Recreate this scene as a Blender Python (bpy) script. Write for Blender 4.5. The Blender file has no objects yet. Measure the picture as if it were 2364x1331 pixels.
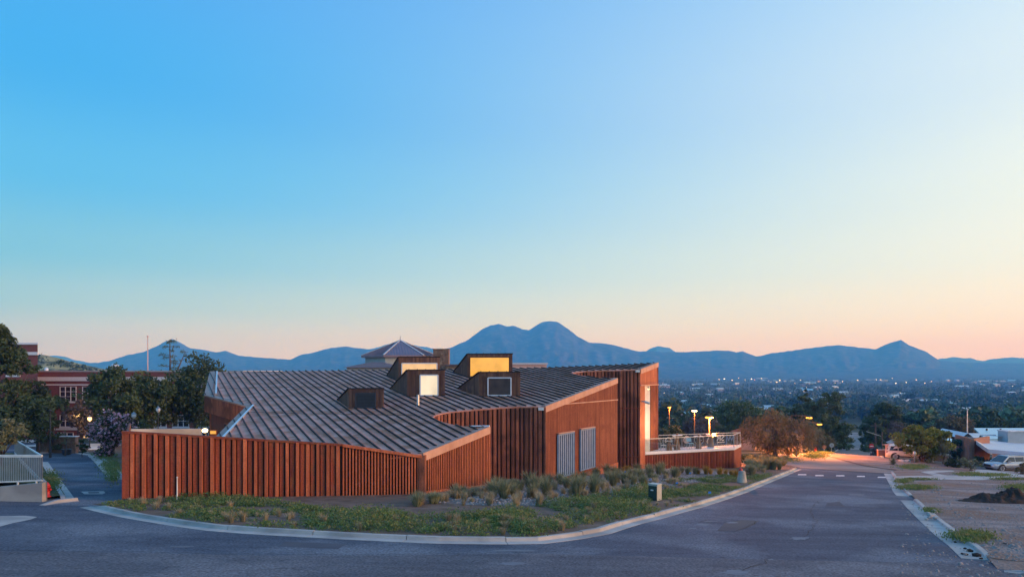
import bpy, bmesh, math, random
import numpy as np
from mathutils import Vector, Matrix

# ------------------------------------------------------------------ camera, sky, sun, exposure
SC = bpy.context.scene
COL = SC.collection
R = math.radians
cam_d = bpy.data.cameras.new('camera'); CAM = bpy.data.objects.new('camera', cam_d); COL.objects.link(CAM)
CAM.location = (0, 0, 0); CAM.rotation_euler = (R(90), 0, 0)
cam_d.lens = 24.0; cam_d.sensor_width = 36.0; cam_d.shift_y = 192.5 / 2364.0
cam_d.clip_start = 0.1; cam_d.clip_end = 40000.0
SC.camera = CAM
SC.view_settings.view_transform = 'Standard'; SC.view_settings.look = 'None'
SC.view_settings.exposure = 0.0; SC.view_settings.gamma = 1.0
SC.view_settings.use_curve_mapping = False
SC.cycles.use_denoising = True
SC.cycles.max_bounces = 6; SC.cycles.diffuse_bounces = 3; SC.cycles.glossy_bounces = 3
SC.cycles.transmission_bounces = 6; SC.cycles.volume_bounces = 1; SC.cycles.transparent_max_bounces = 12
SC.cycles.sample_clamp_indirect = 4.0

SUN_AZ = 100.0      # degrees to the right of the view axis, where the sun has just gone down
SUN_EL = 4.0
W = bpy.data.worlds.new('World'); SC.world = W; W.use_nodes = True
def make_sky():
    nt = W.node_tree; nt.nodes.clear(); N = nt.nodes.new; L = nt.links.new
    out = N('ShaderNodeOutputWorld'); bg = N('ShaderNodeBackground'); L(bg.outputs[0], out.inputs[0])
    tc = N('ShaderNodeTexCoord')
    sep = N('ShaderNodeSeparateXYZ'); L(tc.outputs['Generated'], sep.inputs[0])
    def mth(op, a, b=None, clamp=False):
        m = N('ShaderNodeMath'); m.operation = op; m.use_clamp = clamp
        for i, v in enumerate((a, b)):
            if v is None: continue
            if isinstance(v, (int, float)): m.inputs[i].default_value = v
            else: L(v, m.inputs[i])
        return m.outputs[0]
    # cosine of the angle to the sunset point, in plan
    hx, hy = math.sin(R(SUN_AZ)), math.cos(R(SUN_AZ))
    dotp = mth('ADD', mth('MULTIPLY', sep.outputs[0], hx), mth('MULTIPLY', sep.outputs[1], hy))
    plan = mth('SQRT', mth('MAXIMUM', mth('SUBTRACT', 1.0, mth('MULTIPLY', sep.outputs[2], sep.outputs[2])), 0.0004))
    ca = mth('DIVIDE', dotp, plan)
    t = N('ShaderNodeMapRange'); t.interpolation_type = 'LINEAR'
    L(ca, t.inputs[0]); t.inputs[1].default_value = -0.73; t.inputs[2].default_value = 0.47
    t.inputs[3].default_value = 0.0; t.inputs[4].default_value = 1.0
    # the difference between the two sides fades towards the zenith
    fz = N('ShaderNodeMapRange'); L(sep.outputs[2], fz.inputs[0])
    fz.inputs[1].default_value = 0.45; fz.inputs[2].default_value = 0.95; fz.inputs[3].default_value = 1.0; fz.inputs[4].default_value = 0.35
    pe = N('ShaderNodeMapRange'); L(sep.outputs[2], pe.inputs[0]); pe.inputs[1].default_value = .04; pe.inputs[2].default_value = .26; pe.inputs[3].default_value = .62; pe.inputs[4].default_value = 1.65
    tt = mth('MULTIPLY', mth('POWER', t.outputs[0], pe.outputs[0]), fz.outputs[0])
    def ramp(stops):
        r = N('ShaderNodeValToRGB'); e = r.color_ramp.elements
        r.color_ramp.interpolation = 'EASE'
        while len(e) > 1: e.remove(e[-1])
        e[0].position = stops[0][0]; e[0].color = (*stops[0][1], 1)
        for p, c in stops[1:]:
            n = e.new(p); n.color = (*c, 1)
        L(sep.outputs[2], r.inputs[0]); return r.outputs[0]
    cool = ramp([(0.0, (.72, .74, .92)), (.045, (.56, .74, .92)), (.09, (.36, .68, .90)), (.15, (.22, .62, .95)), (.24, (.12, .56, 1.06)),
                 (.36, (.065, .47, 1.05)), (.52, (.085, .43, 1.03)), (1.0, (.16, .46, 1.03))])
    warm = ramp([(0.0, (1.20, 1.08, .86)), (.04, (1.18, 1.14, .88)), (.08, (1.14, 1.14, 1.0)), (.14, (1.02, 1.12, 1.10)), (.22, (.95, 1.08, 1.10)),
                 (.34, (.80, .98, 1.13)), (.52, (.57, .85, 1.14)), (1.0, (.22, .50, 1.05))])
    mx = N('ShaderNodeMix'); mx.data_type = 'RGBA'; L(tt, mx.inputs[0]); L(cool, mx.inputs[6]); L(warm, mx.inputs[7])
    sk = N('ShaderNodeTexSky'); sk.sky_type = 'NISHITA'; sk.sun_disc = False
    sk.sun_elevation = R(SUN_EL); sk.sun_rotation = R(SUN_AZ); sk.altitude = 1350
    sks = N('ShaderNodeMix'); sks.data_type = 'RGBA'; sks.blend_type = 'MULTIPLY'; sks.inputs[0].default_value = 1.0
    L(sk.outputs[0], sks.inputs[6]); sks.inputs[7].default_value = (.08, .08, .08, 1)
    m2 = N('ShaderNodeMix'); m2.data_type = 'RGBA'; m2.inputs[0].default_value = 0.08
    L(mx.outputs[2], m2.inputs[6]); L(sks.outputs[2], m2.inputs[7])
    L(m2.outputs[2], bg.inputs[0]); bg.inputs[1].default_value = 1.0
make_sky()
sun_d = bpy.data.lights.new('sun', 'SUN'); SUN = bpy.data.objects.new('sun', sun_d); COL.objects.link(SUN)
sun_d.energy = 3.4; sun_d.angle = R(24); sun_d.color = (1.0, .62, .42)
_sd = Vector((math.sin(R(SUN_AZ)) * math.cos(R(SUN_EL + 6)), math.cos(R(SUN_AZ)) * math.cos(R(SUN_EL + 6)), math.sin(R(SUN_EL + 6))))
SUN.rotation_euler = _sd.to_track_quat('Z', 'Y').to_euler()

# ------------------------------------------------------------------ measured frame: f = 24 mm on 36 mm, horizon row 858
F, CX, HY = 1576.0, 1182.0, 858.0
def smooth(a, b, x):
    t = min(1.0, max(0.0, (x - a) / (b - a))); return t * t * (3 - 2 * t)
_gy = [(-40, -0.35), (72, -9.194), (88, -9.62), (118, -12.75), (217, -23.0), (315, -30.6), (500, -35.0), (900, -37.3), (2600, -38.0), (40000, -38.0)]
def gprof(y):
    for (a, za), (b, zb) in zip(_gy, _gy[1:]):
        if y <= b: return za + (zb - za) * (y - a) / (b - a)
    return _gy[-1][1]
def gz(x, y):
    w = 1.0 - smooth(84, 300, y); w2 = 1.0 - smooth(84, 130, y)
    return gprof(y) - 0.02 * max(-60.0, min(60.0, x)) * w - 0.045 * (max(40.0, min(62.0, x)) - 40.0) * w2
def at(u, v, y):
    return Vector(((u - CX) / F * y, y, (HY - v) / F * y))
def on_ground(u, v, dz=0.0, ymax=6000):
    lo = 4.0; prev = lo; y = lo
    while y < ymax:
        p = at(u, v, y)
        if p.z < gz(p.x, p.y) + dz:
            a, b = prev, y
            for _ in range(30):
                m = .5 * (a + b); q = at(u, v, m)
                if q.z < gz(q.x, q.y) + dz: b = m
                else: a = m
            return at(u, v, b)
        prev = y; y *= 1.01
    return at(u, v, ymax)
def drop(u, y, dz=0.0):
    x = (u - CX) / F * y
    return Vector((x, y, gz(x, y) + dz))

# ------------------------------------------------------------------ objects, meshes
def tag(o, label=None, cat=None, group=None, kind=None):
    if label: o['label'] = label
    if cat: o['category'] = cat
    if group: o['group'] = group
    if kind: o['kind'] = kind
    return o
def thing(name, label, cat, loc=(0, 0, 0), group=None, rz=0.0):
    o = bpy.data.objects.new(name, None); COL.objects.link(o)
    o.location = loc; o.rotation_euler = (0, 0, rz); o.empty_display_size = .2
    return tag(o, label, cat, group)
def root_of(o):
    while o.parent: o = o.parent
    return o
def link_mesh(name, me, mat, parent=None, smooth_sh=False):
    o = bpy.data.objects.new(name, me); COL.objects.link(o)
    if mat is not None and len(me.materials) == 0: me.materials.append(mat)
    if smooth_sh:
        me.polygons.foreach_set('use_smooth', [True] * len(me.polygons))
    if parent is not None: o.parent = parent
    return o
class MB:
    def __init__(s): s.v = []; s.f = []
    def add(s, vs, fs):
        k = len(s.v); s.v += [tuple(p) for p in vs]; s.f += [tuple(i + k for i in f) for f in fs]; return s
    def hexa(s, b, t):      # b, t: 4 bottom and 4 top points, counter-clockwise from above
        return s.add(list(b) + list(t), [(3, 2, 1, 0), (4, 5, 6, 7), (0, 1, 5, 4), (1, 2, 6, 5), (2, 3, 7, 6), (3, 0, 4, 7)])
    def box(s, x0, y0, z0, x1, y1, z1):
        return s.hexa([(x0, y0, z0), (x1, y0, z0), (x1, y1, z0), (x0, y1, z0)], [(x0, y0, z1), (x1, y0, z1), (x1, y1, z1), (x0, y1, z1)])
    def obox(s, c, a, b, n, da, db, dn):     # oriented box, centre c, unit axes a b n, half sizes
        c = Vector(c); a = Vector(a) * da; b = Vector(b) * db; n = Vector(n) * dn
        return s.hexa([c - a - b - n, c + a - b - n, c + a + b - n, c - a + b - n], [c - a - b + n, c + a - b + n, c + a + b + n, c - a + b + n])
    def bar(s, p, q, w, h=None, up=(0, 0, 1)):
        p = Vector(p); q = Vector(q); h = h or w; d = (q - p); L = d.length; d.normalize(); up = Vector(up)
        if abs(d.dot(up)) > .98: up = Vector((1, 0, 0))
        a = d.cross(up).normalized(); b = a.cross(d).normalized()
        return s.obox((p + q) / 2, d, a, b, L / 2, w / 2, h / 2) if d.cross(a).dot(b) > 0 else s.obox((p + q) / 2, a, d, b, w / 2, L / 2, h / 2)
    def tube(s, pts, rad, n=8, cap=True):
        pts = [Vector(p) for p in pts]; k = len(s.v)
        if isinstance(rad, (int, float)): rad = [rad] * len(pts)
        for i, p in enumerate(pts):
            d = (pts[min(i + 1, len(pts) - 1)] - pts[max(i - 1, 0)]).normalized()
            r = Vector((1, 0, 0)) if abs(d.x) < .8 else Vector((0, 1, 0))
            a = d.cross(r).normalized(); b = d.cross(a).normalized()
            for j in range(n):
                t = 2 * math.pi * j / n
                s.v.append(tuple(p + a * (rad[i] * math.cos(t)) + b * (rad[i] * math.sin(t))))
        for i in range(len(pts) - 1):
            for j in range(n):
                j2 = (j + 1) % n
                s.f.append((k + i * n + j, k + i * n + j2, k + (i + 1) * n + j2, k + (i + 1) * n + j))
        if cap:
            s.f.append(tuple(k + j for j in range(n))[::-1]); s.f.append(tuple(k + (len(pts) - 1) * n + j for j in range(n)))
        return s
    def lathe(s, c, prof, n=16):      # prof: (r, z)
        k = len(s.v); c = Vector(c)
        for r, z in prof:
            for j in range(n):
                t = 2 * math.pi * j / n; s.v.append((c.x + r * math.cos(t), c.y + r * math.sin(t), c.z + z))
        for i in range(len(prof) - 1):
            for j in range(n):
                j2 = (j + 1) % n
                s.f.append((k + i * n + j, k + i * n + j2, k + (i + 1) * n + j2, k + (i + 1) * n + j))
        s.f.append(tuple(k + j for j in range(n))[::-1]); s.f.append(tuple(k + (len(prof) - 1) * n + j for j in range(n)))
        return s
    def build(s, name, mat, parent=None, sm=False, flip=False):
        if parent is not None:
            o0 = root_of(parent).location
        else:
            vs = s.v; o0 = Vector(((min(p[0] for p in vs) + max(p[0] for p in vs)) / 2, (min(p[1] for p in vs) + max(p[1] for p in vs)) / 2, min(p[2] for p in vs)))
        me = bpy.data.meshes.new(name)
        me.from_pydata([(p[0] - o0[0], p[1] - o0[1], p[2] - o0[2]) for p in s.v], [], s.f); me.update()
        bm = bmesh.new(); bm.from_mesh(me); bmesh.ops.recalc_face_normals(bm, faces=bm.faces[:]); bm.to_mesh(me); bm.free()
        o = link_mesh(name, me, mat, parent, sm)
        if parent is None: o.location = o0
        return o
def np_mesh(name, V, FQ, mat):
    me = bpy.data.meshes.new(name); n = FQ.shape[1]
    me.vertices.add(len(V)); me.vertices.foreach_set('co', np.asarray(V, np.float32).ravel())
    me.loops.add(FQ.size); me.loops.foreach_set('vertex_index', FQ.astype(np.int32).ravel())
    me.polygons.add(len(FQ)); me.polygons.foreach_set('loop_start', np.arange(0, FQ.size, n, dtype=np.int32))
    me.update(calc_edges=True)
    if mat is not None: me.materials.append(mat)
    return me
def copy_tree(o, parent=None):
    c = o.copy(); COL.objects.link(c); c.parent = parent
    for ch in o.children: copy_tree(ch, c)
    return c
def in_poly(x, y, poly):
    r = False; n = len(poly)
    for i in range(n):
        x0, y0 = poly[i][0], poly[i][1]; x1, y1 = poly[(i + 1) % n][0], poly[(i + 1) % n][1]
        if (y0 > y) != (y1 > y) and x < (x1 - x0) * (y - y0) / (y1 - y0) + x0: r = not r
    return r
def seg_dist(x, y, line):
    best = 1e9
    for a, b in zip(line, line[1:]):
        dx, dy = b[0] - a[0], b[1] - a[1]; L2 = dx * dx + dy * dy or 1e-9
        t = max(0, min(1, ((x - a[0]) * dx + (y - a[1]) * dy) / L2))
        best = min(best, math.hypot(x - a[0] - t * dx, y - a[1] - t * dy))
    return best
def vnoise(x, y, s=1.0, seed=0):       # cheap smooth value noise, 0..1
    x = x / s + seed * 17.3; y = y / s - seed * 9.1
    xi, yi = math.floor(x), math.floor(y); fx, fy = x - xi, y - yi
    def h(i, j):
        n = math.sin(i * 127.1 + j * 311.7 + seed * 74.7) * 43758.5453; return n - math.floor(n)
    fx = fx * fx * (3 - 2 * fx); fy = fy * fy * (3 - 2 * fy)
    return (h(xi, yi) * (1 - fx) + h(xi + 1, yi) * fx) * (1 - fy) + (h(xi, yi + 1) * (1 - fx) + h(xi + 1, yi + 1) * fx) * fy

# ------------------------------------------------------------------ materials
MATS = {}
def mat(name, c1, c2=None, scale=4.0, stretch=(1, 1, 1), rough=.8, metal=0.0, bump=0.0, bscale=None, vary=0.0, detail=6, contrast=(.3, .7), c3=None, s3=.6, transl=0.0, spec=.5, coords='Object', distort=0.0, speck=0.0):
    m = bpy.data.materials.new(name); m.use_nodes = True; nt = m.node_tree; N = nt.nodes.new; L = nt.links.new
    b = nt.nodes['Principled BSDF']; b.inputs['Roughness'].default_value = rough; b.inputs['Metallic'].default_value = metal
    b.inputs['Specular IOR Level'].default_value = spec
    c2 = c2 or c1
    tc = N('ShaderNodeTexCoord'); mp = N('ShaderNodeMapping'); mp.inputs['Scale'].default_value = stretch
    if coords == 'World':
        g = N('ShaderNodeNewGeometry'); L(g.outputs['Position'], mp.inputs[0])
    else: L(tc.outputs[coords], mp.inputs[0])
    n1 = N('ShaderNodeTexNoise'); n1.inputs['Scale'].default_value = scale; n1.inputs['Detail'].default_value = detail; n1.inputs['Distortion'].default_value = distort
    L(mp.outputs[0], n1.inputs[0])
    r = N('ShaderNodeValToRGB'); r.color_ramp.elements[0].position = contrast[0]; r.color_ramp.elements[1].position = contrast[1]
    r.color_ramp.elements[0].color = (*c1, 1); r.color_ramp.elements[1].color = (*c2, 1); L(n1.outputs['Fac'], r.inputs[0])
    col = r.outputs[0]
    if c3:
        n3 = N('ShaderNodeTexNoise'); n3.inputs['Scale'].default_value = s3; n3.inputs['Detail'].default_value = 5
        if coords == 'World': L(g.outputs['Position'], n3.inputs[0])
        else: L(tc.outputs[coords], n3.inputs[0])
        r3 = N('ShaderNodeValToRGB'); r3.color_ramp.elements[0].position = .48; r3.color_ramp.elements[1].position = .62
        L(n3.outputs['Fac'], r3.inputs[0])
        mx = N('ShaderNodeMix'); mx.data_type = 'RGBA'; L(r3.outputs[0], mx.inputs[0]); L(col, mx.inputs[6]); mx.inputs[7].default_value = (*c3, 1); col = mx.outputs[2]
    if speck:
        ns = N('ShaderNodeTexNoise'); ns.inputs['Scale'].default_value = 16.0; ns.inputs['Detail'].default_value = 3
        if coords == 'World': L(g.outputs['Position'], ns.inputs[0])
        else: L(tc.outputs[coords], ns.inputs[0])
        ms_ = N('ShaderNodeMapRange'); L(ns.outputs['Fac'], ms_.inputs[0]); ms_.inputs[1].default_value = .3; ms_.inputs[2].default_value = .7; ms_.inputs[3].default_value = 1 - speck; ms_.inputs[4].default_value = 1 + speck
        h2 = N('ShaderNodeHueSaturation'); L(ms_.outputs[0], h2.inputs['Value']); L(col, h2.inputs['Color']); col = h2.outputs[0]
    if vary:
        oi = N('ShaderNodeObjectInfo'); mr = N('ShaderNodeMapRange'); L(oi.outputs['Random'], mr.inputs[0])
        mr.inputs[3].default_value = 1 - vary; mr.inputs[4].default_value = 1 + vary
        hs = N('ShaderNodeHueSaturation'); L(mr.outputs[0], hs.inputs['Value']); L(col, hs.inputs['Color']); col = hs.outputs[0]
    L(col, b.inputs['Base Color'])
    if bump:
        n2 = N('ShaderNodeTexNoise'); n2.inputs['Scale'].default_value = bscale or scale * 4; n2.inputs['Detail'].default_value = 4; L(mp.outputs[0], n2.inputs[0])
        bp = N('ShaderNodeBump'); bp.inputs['Strength'].default_value = bump; bp.inputs['Distance'].default_value = .05; L(n2.outputs['Fac'], bp.inputs['Height']); L(bp.outputs[0], b.inputs['Normal'])
    if transl:
        tr = N('ShaderNodeBsdfTranslucent'); L(col, tr.inputs[0]); ms = N('ShaderNodeMixShader'); ms.inputs[0].default_value = transl
        L(b.outputs[0], ms.inputs[1]); L(tr.outputs[0], ms.inputs[2]); L(ms.outputs[0], nt.nodes['Material Output'].inputs[0])
    MATS[name] = m; return m
def emit(name, c, strength, sample=False, base=(.02, .02, .02)):
    m = bpy.data.materials.new(name); m.use_nodes = True; b = m.node_tree.nodes['Principled BSDF']
    b.inputs['Base Color'].default_value = (*base, 1); b.inputs['Emission Color'].default_value = (*c, 1); b.inputs['Emission Strength'].default_value = strength
    if not sample: m.cycles.emission_sampling = 'NONE'
    MATS[name] = m; return m
def glassm(name, tint=(.9, .95, .95), alpha=.25, rough=.05):
    m = bpy.data.materials.new(name); m.use_nodes = True; nt = m.node_tree; N = nt.nodes.new; L = nt.links.new
    nt.nodes.remove(nt.nodes['Principled BSDF'])
    t = N('ShaderNodeBsdfTransparent'); t.inputs[0].default_value = (*tint, 1); g = N('ShaderNodeBsdfGlossy'); g.inputs['Roughness'].default_value = rough
    ms = N('ShaderNodeMixShader'); ms.inputs[0].default_value = alpha; L(t.outputs[0], ms.inputs[1]); L(g.outputs[0], ms.inputs[2]); L(ms.outputs[0], nt.nodes['Material Output'].inputs[0])
    MATS[name] = m; return m
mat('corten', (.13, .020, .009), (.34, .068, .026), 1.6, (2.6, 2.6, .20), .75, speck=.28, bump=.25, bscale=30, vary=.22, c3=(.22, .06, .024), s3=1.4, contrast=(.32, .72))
mat('corten_lit', (.22, .050, .020), (.52, .155, .068), 1.3, (4.0, 4.0, .2), .72, speck=.22, bump=.2, bscale=30, vary=.16, c3=(.33, .085, .036), s3=1.3)  # lighter copy of corten: light on proud ribs and flanks put into colour
mat('corten_shaded', (.12, .026, .014), (.36, .120, .062), 1.3, (3.5, 3.5, .2), .75, speck=.22, bump=.2, bscale=30, vary=.30, c3=(.13, .040, .022), s3=.8)  # copy of corten for recesses and back faces, shade put into colour
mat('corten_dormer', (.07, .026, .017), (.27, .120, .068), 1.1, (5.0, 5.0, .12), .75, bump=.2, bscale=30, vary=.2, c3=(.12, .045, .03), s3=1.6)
mat('corten_gap_shade', (.012, .005, .004), (.02, .008, .006), 3, rough=.9)  # near-black backing: shade between ribs and in recesses put into the colour
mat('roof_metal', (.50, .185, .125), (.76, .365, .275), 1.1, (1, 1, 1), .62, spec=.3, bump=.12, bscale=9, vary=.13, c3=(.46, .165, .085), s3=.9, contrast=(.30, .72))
mat('roof_seam', (.016, .011, .012), (.03, .02, .02), 3, rough=.7)  # near-black: the seams' shadowed side put into their colour
mat('roof_trim', (.24, .15, .12), (.36, .24, .20), 2, rough=.55, metal=.2, bump=.1)
mat('fascia', (.42, .22, .15), (.58, .34, .25), 1.8, (1, 1, .5), .7, bump=.15, bscale=20)
mat('flashing', (.55, .60, .66), (.7, .75, .8), 5, rough=.35, metal=.5)
mat('louvre', (.035, .037, .05), (.05, .052, .068), 5, rough=.6)
mat('shutter_grey', (.115, .20, .33), (.16, .26, .41), 3, rough=.5, vary=.05)
mat('frame_white', (.62, .64, .70), (.7, .72, .78), 5, rough=.5)
mat('asphalt', (.052, .068, .100), (.092, .114, .155), .9, (.30, 1.4, 1), .88, bump=.7, bscale=45, c3=(.15, .175, .215), s3=.20, speck=.5, coords='World', spec=.3)
mat('asphalt_worn', (.078, .088, .112), (.125, .135, .160), 1.1, (.30, 1.6, 1), .9, bump=.7, bscale=45, c3=(.16, .17, .195), s3=.3, speck=.5, coords='World', spec=.3)
mat('asphalt_fine', (.060, .068, .090), (.085, .095, .12), 1.2, rough=.9, bump=.4, bscale=70, c3=(.10, .10, .105), s3=.12, coords='World', spec=.3)
mat('asphalt_old_lit', (.20, .18, .17), (.30, .27, .25), .5, (.3, 1, 1), .9, bump=.3, bscale=50, c3=(.17, .15, .145), s3=.12, coords='World', spec=.3)  # older paler asphalt, with the crossing's lamplight put into its colour
mat('patch_light', (.12, .14, .17), (.20, .22, .25), 2.5, (.5, 2, 1), .9, bump=.3, bscale=40, coords='World', spec=.3)
mat('crack', (.018, .018, .02), (.03, .03, .03), 3, rough=.95, coords='World')
mat('concrete', (.34, .33, .32), (.47, .46, .44), 1.4, rough=.85, bump=.25, bscale=40, c3=(.28, .275, .27), s3=.7, coords='World', vary=.06)
mat('kerb_tan', (.34, .31, .26), (.50, .46, .39), 1.6, rough=.85, bump=.35, bscale=30, c3=(.25, .235, .21), s3=.9, coords='World', vary=.10)
mat('concrete_white', (.60, .60, .60), (.74, .74, .73), 2, rough=.8, bump=.1, coords='World')
mat('dirt', (.105, .072, .054), (.21, .150, .118), 1.6, rough=.95, bump=.6, bscale=26, c3=(.155, .108, .080), s3=.35, coords='World', spec=.2)
mat('dirt_lot', (.14, .105, .095), (.33, .265, .245), .8, (.5, 1.2, 1), .95, bump=.9, bscale=14, speck=.3, c3=(.23, .145, .11), s3=.25, coords='World', spec=.2)
mat('dirt_dark', (.030, .021, .017), (.070, .046, .036), 2.2, rough=.95, bump=.9, bscale=12, spec=.2)
mat('ground_valley', (.045, .050, .032), (.10, .098, .062), .03, rough=.95, bump=.2, c3=(.055, .065, .035), s3=.011, coords='World', spec=.2)
mat('gravel', (.15, .135, .13), (.34, .31, .30), 9, rough=.9, vary=.2, coords='World')
mat('gravel_bed', (.13, .105, .095), (.25, .215, .20), 9, rough=.95, bump=.9, bscale=22, c3=(.16, .12, .10), s3=.6, coords='World', spec=.2)
mat('lawn', (.05, .062, .022), (.12, .12, .05), 1.5, rough=.95, bump=.6, bscale=18, c3=(.16, .13, .075), s3=.4, coords='World', spec=.2)
mat('weed', (.050, .110, .030), (.17, .26, .075), 2.0, rough=.7, transl=.3, c3=(.21, .22, .085), s3=2.2, coords='World')
mat('bunch_green', (.14, .165, .090), (.32, .33, .19), 3, rough=.8, transl=.3, vary=.2)
mat('bunch_straw', (.27, .225, .135), (.50, .42, .26), 3, rough=.8, transl=.3, vary=.2)
mat('bunch_gold', (.28, .17, .035), (.45, .29, .06), 3, rough=.8, transl=.3, vary=.1)
mat('leaf_dark', (.020, .042, .018), (.070, .110, .042), 1.1, rough=.7, transl=.25, coords='World', vary=.15)
mat('leaf_mid', (.024, .052, .020), (.090, .140, .048), .9, rough=.7, transl=.25, coords='World', vary=.15)
mat('leaf_olive', (.10, .125, .07), (.21, .235, .14), 1.3, rough=.7, transl=.25, coords='World')
mat('leaf_lime', (.11, .125, .016), (.27, .27, .045), .8, rough=.7, transl=.3, coords='World')
mat('leaf_grey', (.075, .060, .055), (.14, .11, .10), .9, rough=.8, transl=.2, coords='World')
mat('leaf_mesquite', (.075, .065, .032), (.215, .17, .085), .9, rough=.8, transl=.3, coords='World')
mat('leaf_pine', (.030, .056, .026), (.098, .135, .055), .8, rough=.8, transl=.15, coords='World', vary=.15)
mat('leaf_far', (.034, .060, .034), (.125, .165, .082), .05, rough=.9, coords='World', vary=.45)
mat('flower', (.48, .28, .42), (.70, .48, .62), 3, rough=.7, transl=.3)
mat('bark', (.055, .042, .034), (.12, .095, .08), 4, (1, 1, .3), .95, bump=.6, bscale=20)
mat('agave', (.12, .15, .10), (.22, .25, .17), 3, rough=.7)
mat('hill_grass', (.19, .185, .08), (.34, .32, .15), .06, rough=.95, c3=(.07, .08, .035), s3=.10, coords='World')
mat('mountain', (.018, .020, .015), (.105, .092, .062), .014, rough=.97, bump=.0, contrast=(.38, .66), c3=(.022, .028, .018), s3=.03, coords='World', spec=.1)
mat('stone_wall', (.15, .095, .07), (.33, .23, .17), 2.4, rough=.9, bump=.8, bscale=5, coords='Object', c3=(.22, .12, .08), s3=3)
mat('metal_grey', (.20, .23, .26), (.27, .30, .33), 4, rough=.45, metal=.6)
mat('metal_galv', (.42, .46, .48), (.52, .56, .58), 4, rough=.4, metal=.7)
mat('metal_dark', (.03, .033, .04), (.05, .055, .06), 4, rough=.5, metal=.3)
mat('rail_pale', (.55, .60, .60), (.66, .70, .70), 4, rough=.5)
mat('wood', (.16, .085, .04), (.30, .18, .095), 3, (1, 1, .2), .8, bump=.2)
mat('wood_pole', (.075, .055, .045), (.13, .10, .085), 3, (1, 1, .2), .9, bump=.3)
mat('white_paint', (.66, .66, .66), (.78, .78, .78), 3, rough=.6, c3=(.5, .5, .5), s3=2)
mat('white_line', (.55, .55, .55), (.72, .72, .72), 6, rough=.8, c3=(.35, .35, .36), s3=5, coords='World')
mat('red_paint', (.40, .018, .022), (.52, .03, .03), 4, rough=.45)
mat('green_box', (.016, .042, .036), (.026, .058, .05), 4, rough=.5)
mat('green_box_light', (.34, .37, .33), (.44, .46, .42), 4, rough=.5)
mat('blue_flag', (.03, .22, .65), None, 4, rough=.6)
mat('yellow_sign', (.55, .34, .03), (.62, .40, .04), 4, rough=.5)
mat('roof_blue', (.28, .52, .66), (.36, .62, .74), .6, (6, .3, 1), .4, metal=.3)
mat('roof_pale', (.46, .50, .56), (.56, .60, .66), .6, rough=.5, metal=.2)
mat('roof_purple', (.20, .15, .19), (.27, .205, .25), 1, rough=.45, metal=.4)
mat('roof_dark', (.10, .075, .085), (.16, .12, .13), 1, rough=.8)
mat('plaster_blue', (.30, .36, .38), (.38, .43, .45), 1.5, rough=.85, vary=.06)
mat('plaster_pink', (.50, .36, .34), (.60, .45, .42), 1.5, rough=.85, vary=.06)
mat('plaster_white', (.55, .53, .50), (.68, .66, .62), 1.5, rough=.85, vary=.08)
mat('plaster_tan', (.34, .26, .20), (.44, .34, .27), 1.5, rough=.85, vary=.08)
mat('pane_dark', (.018, .020, .028), (.03, .032, .042), 3, rough=.08, spec=.8)
mat('pane_dusk', (.06, .045, .04), (.11, .075, .06), 1.5, rough=.06, spec=.9)
mat('car_silver', (.42, .44, .48), (.48, .50, .54), 2, rough=.25, metal=.6)
mat('car_white', (.62, .60, .58), (.68, .66, .64), 2, rough=.3)
mat('tyre', (.014, .014, .015), (.022, .022, .023), 5, rough=.85)
mat('rim', (.42, .44, .48), (.5, .52, .56), 5, rough=.3, metal=.8)
mat('plastic_black', (.014, .014, .016), None, 5, rough=.5)
mat('lamp_red', (.30, .02, .02), None, 5, rough=.3)
mat('headlamp', (.55, .58, .62), None, 5, rough=.15)
mat('chair_white', (.62, .60, .55), None, 5, rough=.5)
mat('cable', (.04, .035, .03), None, 5, rough=.8)
def brick_mat(name, c1, c2, mortar, scale):
    m = bpy.data.materials.new(name); m.use_nodes = True; nt = m.node_tree; N = nt.nodes.new; L = nt.links.new; b = nt.nodes['Principled BSDF']
    g = N('ShaderNodeNewGeometry'); sp = N('ShaderNodeSeparateXYZ'); L(g.outputs['Position'], sp.inputs[0])
    ad = N('ShaderNodeMath'); ad.operation = 'ADD'; L(sp.outputs[0], ad.inputs[0]); L(sp.outputs[1], ad.inputs[1])
    cb = N('ShaderNodeCombineXYZ'); L(ad.outputs[0], cb.inputs[0]); L(sp.outputs[2], cb.inputs[1])
    t = N('ShaderNodeTexBrick'); t.inputs['Scale'].default_value = scale; L(cb.outputs[0], t.inputs[0])
    t.inputs['Color1'].default_value = (*c1, 1); t.inputs['Color2'].default_value = (*c2, 1); t.inputs['Mortar'].default_value = (*mortar, 1)
    t.inputs['Mortar Size'].default_value = .012; t.inputs['Brick Width'].default_value = .5; t.inputs['Row Height'].default_value = .17
    n = N('ShaderNodeTexNoise'); n.inputs['Scale'].default_value = .5; L(g.outputs['Position'], n.inputs[0])
    mr = N('ShaderNodeMapRange'); L(n.outputs['Fac'], mr.inputs[0]); mr.inputs[3].default_value = .75; mr.inputs[4].default_value = 1.25
    hs = N('ShaderNodeHueSaturation'); L(mr.outputs[0], hs.inputs['Value']); L(t.outputs[0], hs.inputs['Color'])
    L(hs.outputs[0], b.inputs['Base Color']); b.inputs['Roughness'].default_value = .9
    MATS[name] = m
brick_mat('brick_red', (.225, .066, .060), (.165, .048, .045), (.20, .12, .105), 1.6)
brick_mat('brick_tan', (.34, .155, .095), (.27, .12, .08), (.30, .18, .13), 1.6)
emit('win_cream', (1.0, .80, .56), 1.0); emit('win_orange', (1.0, .47, .075), 1.0); emit('win_peach', (.95, .55, .25), .95)
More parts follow.
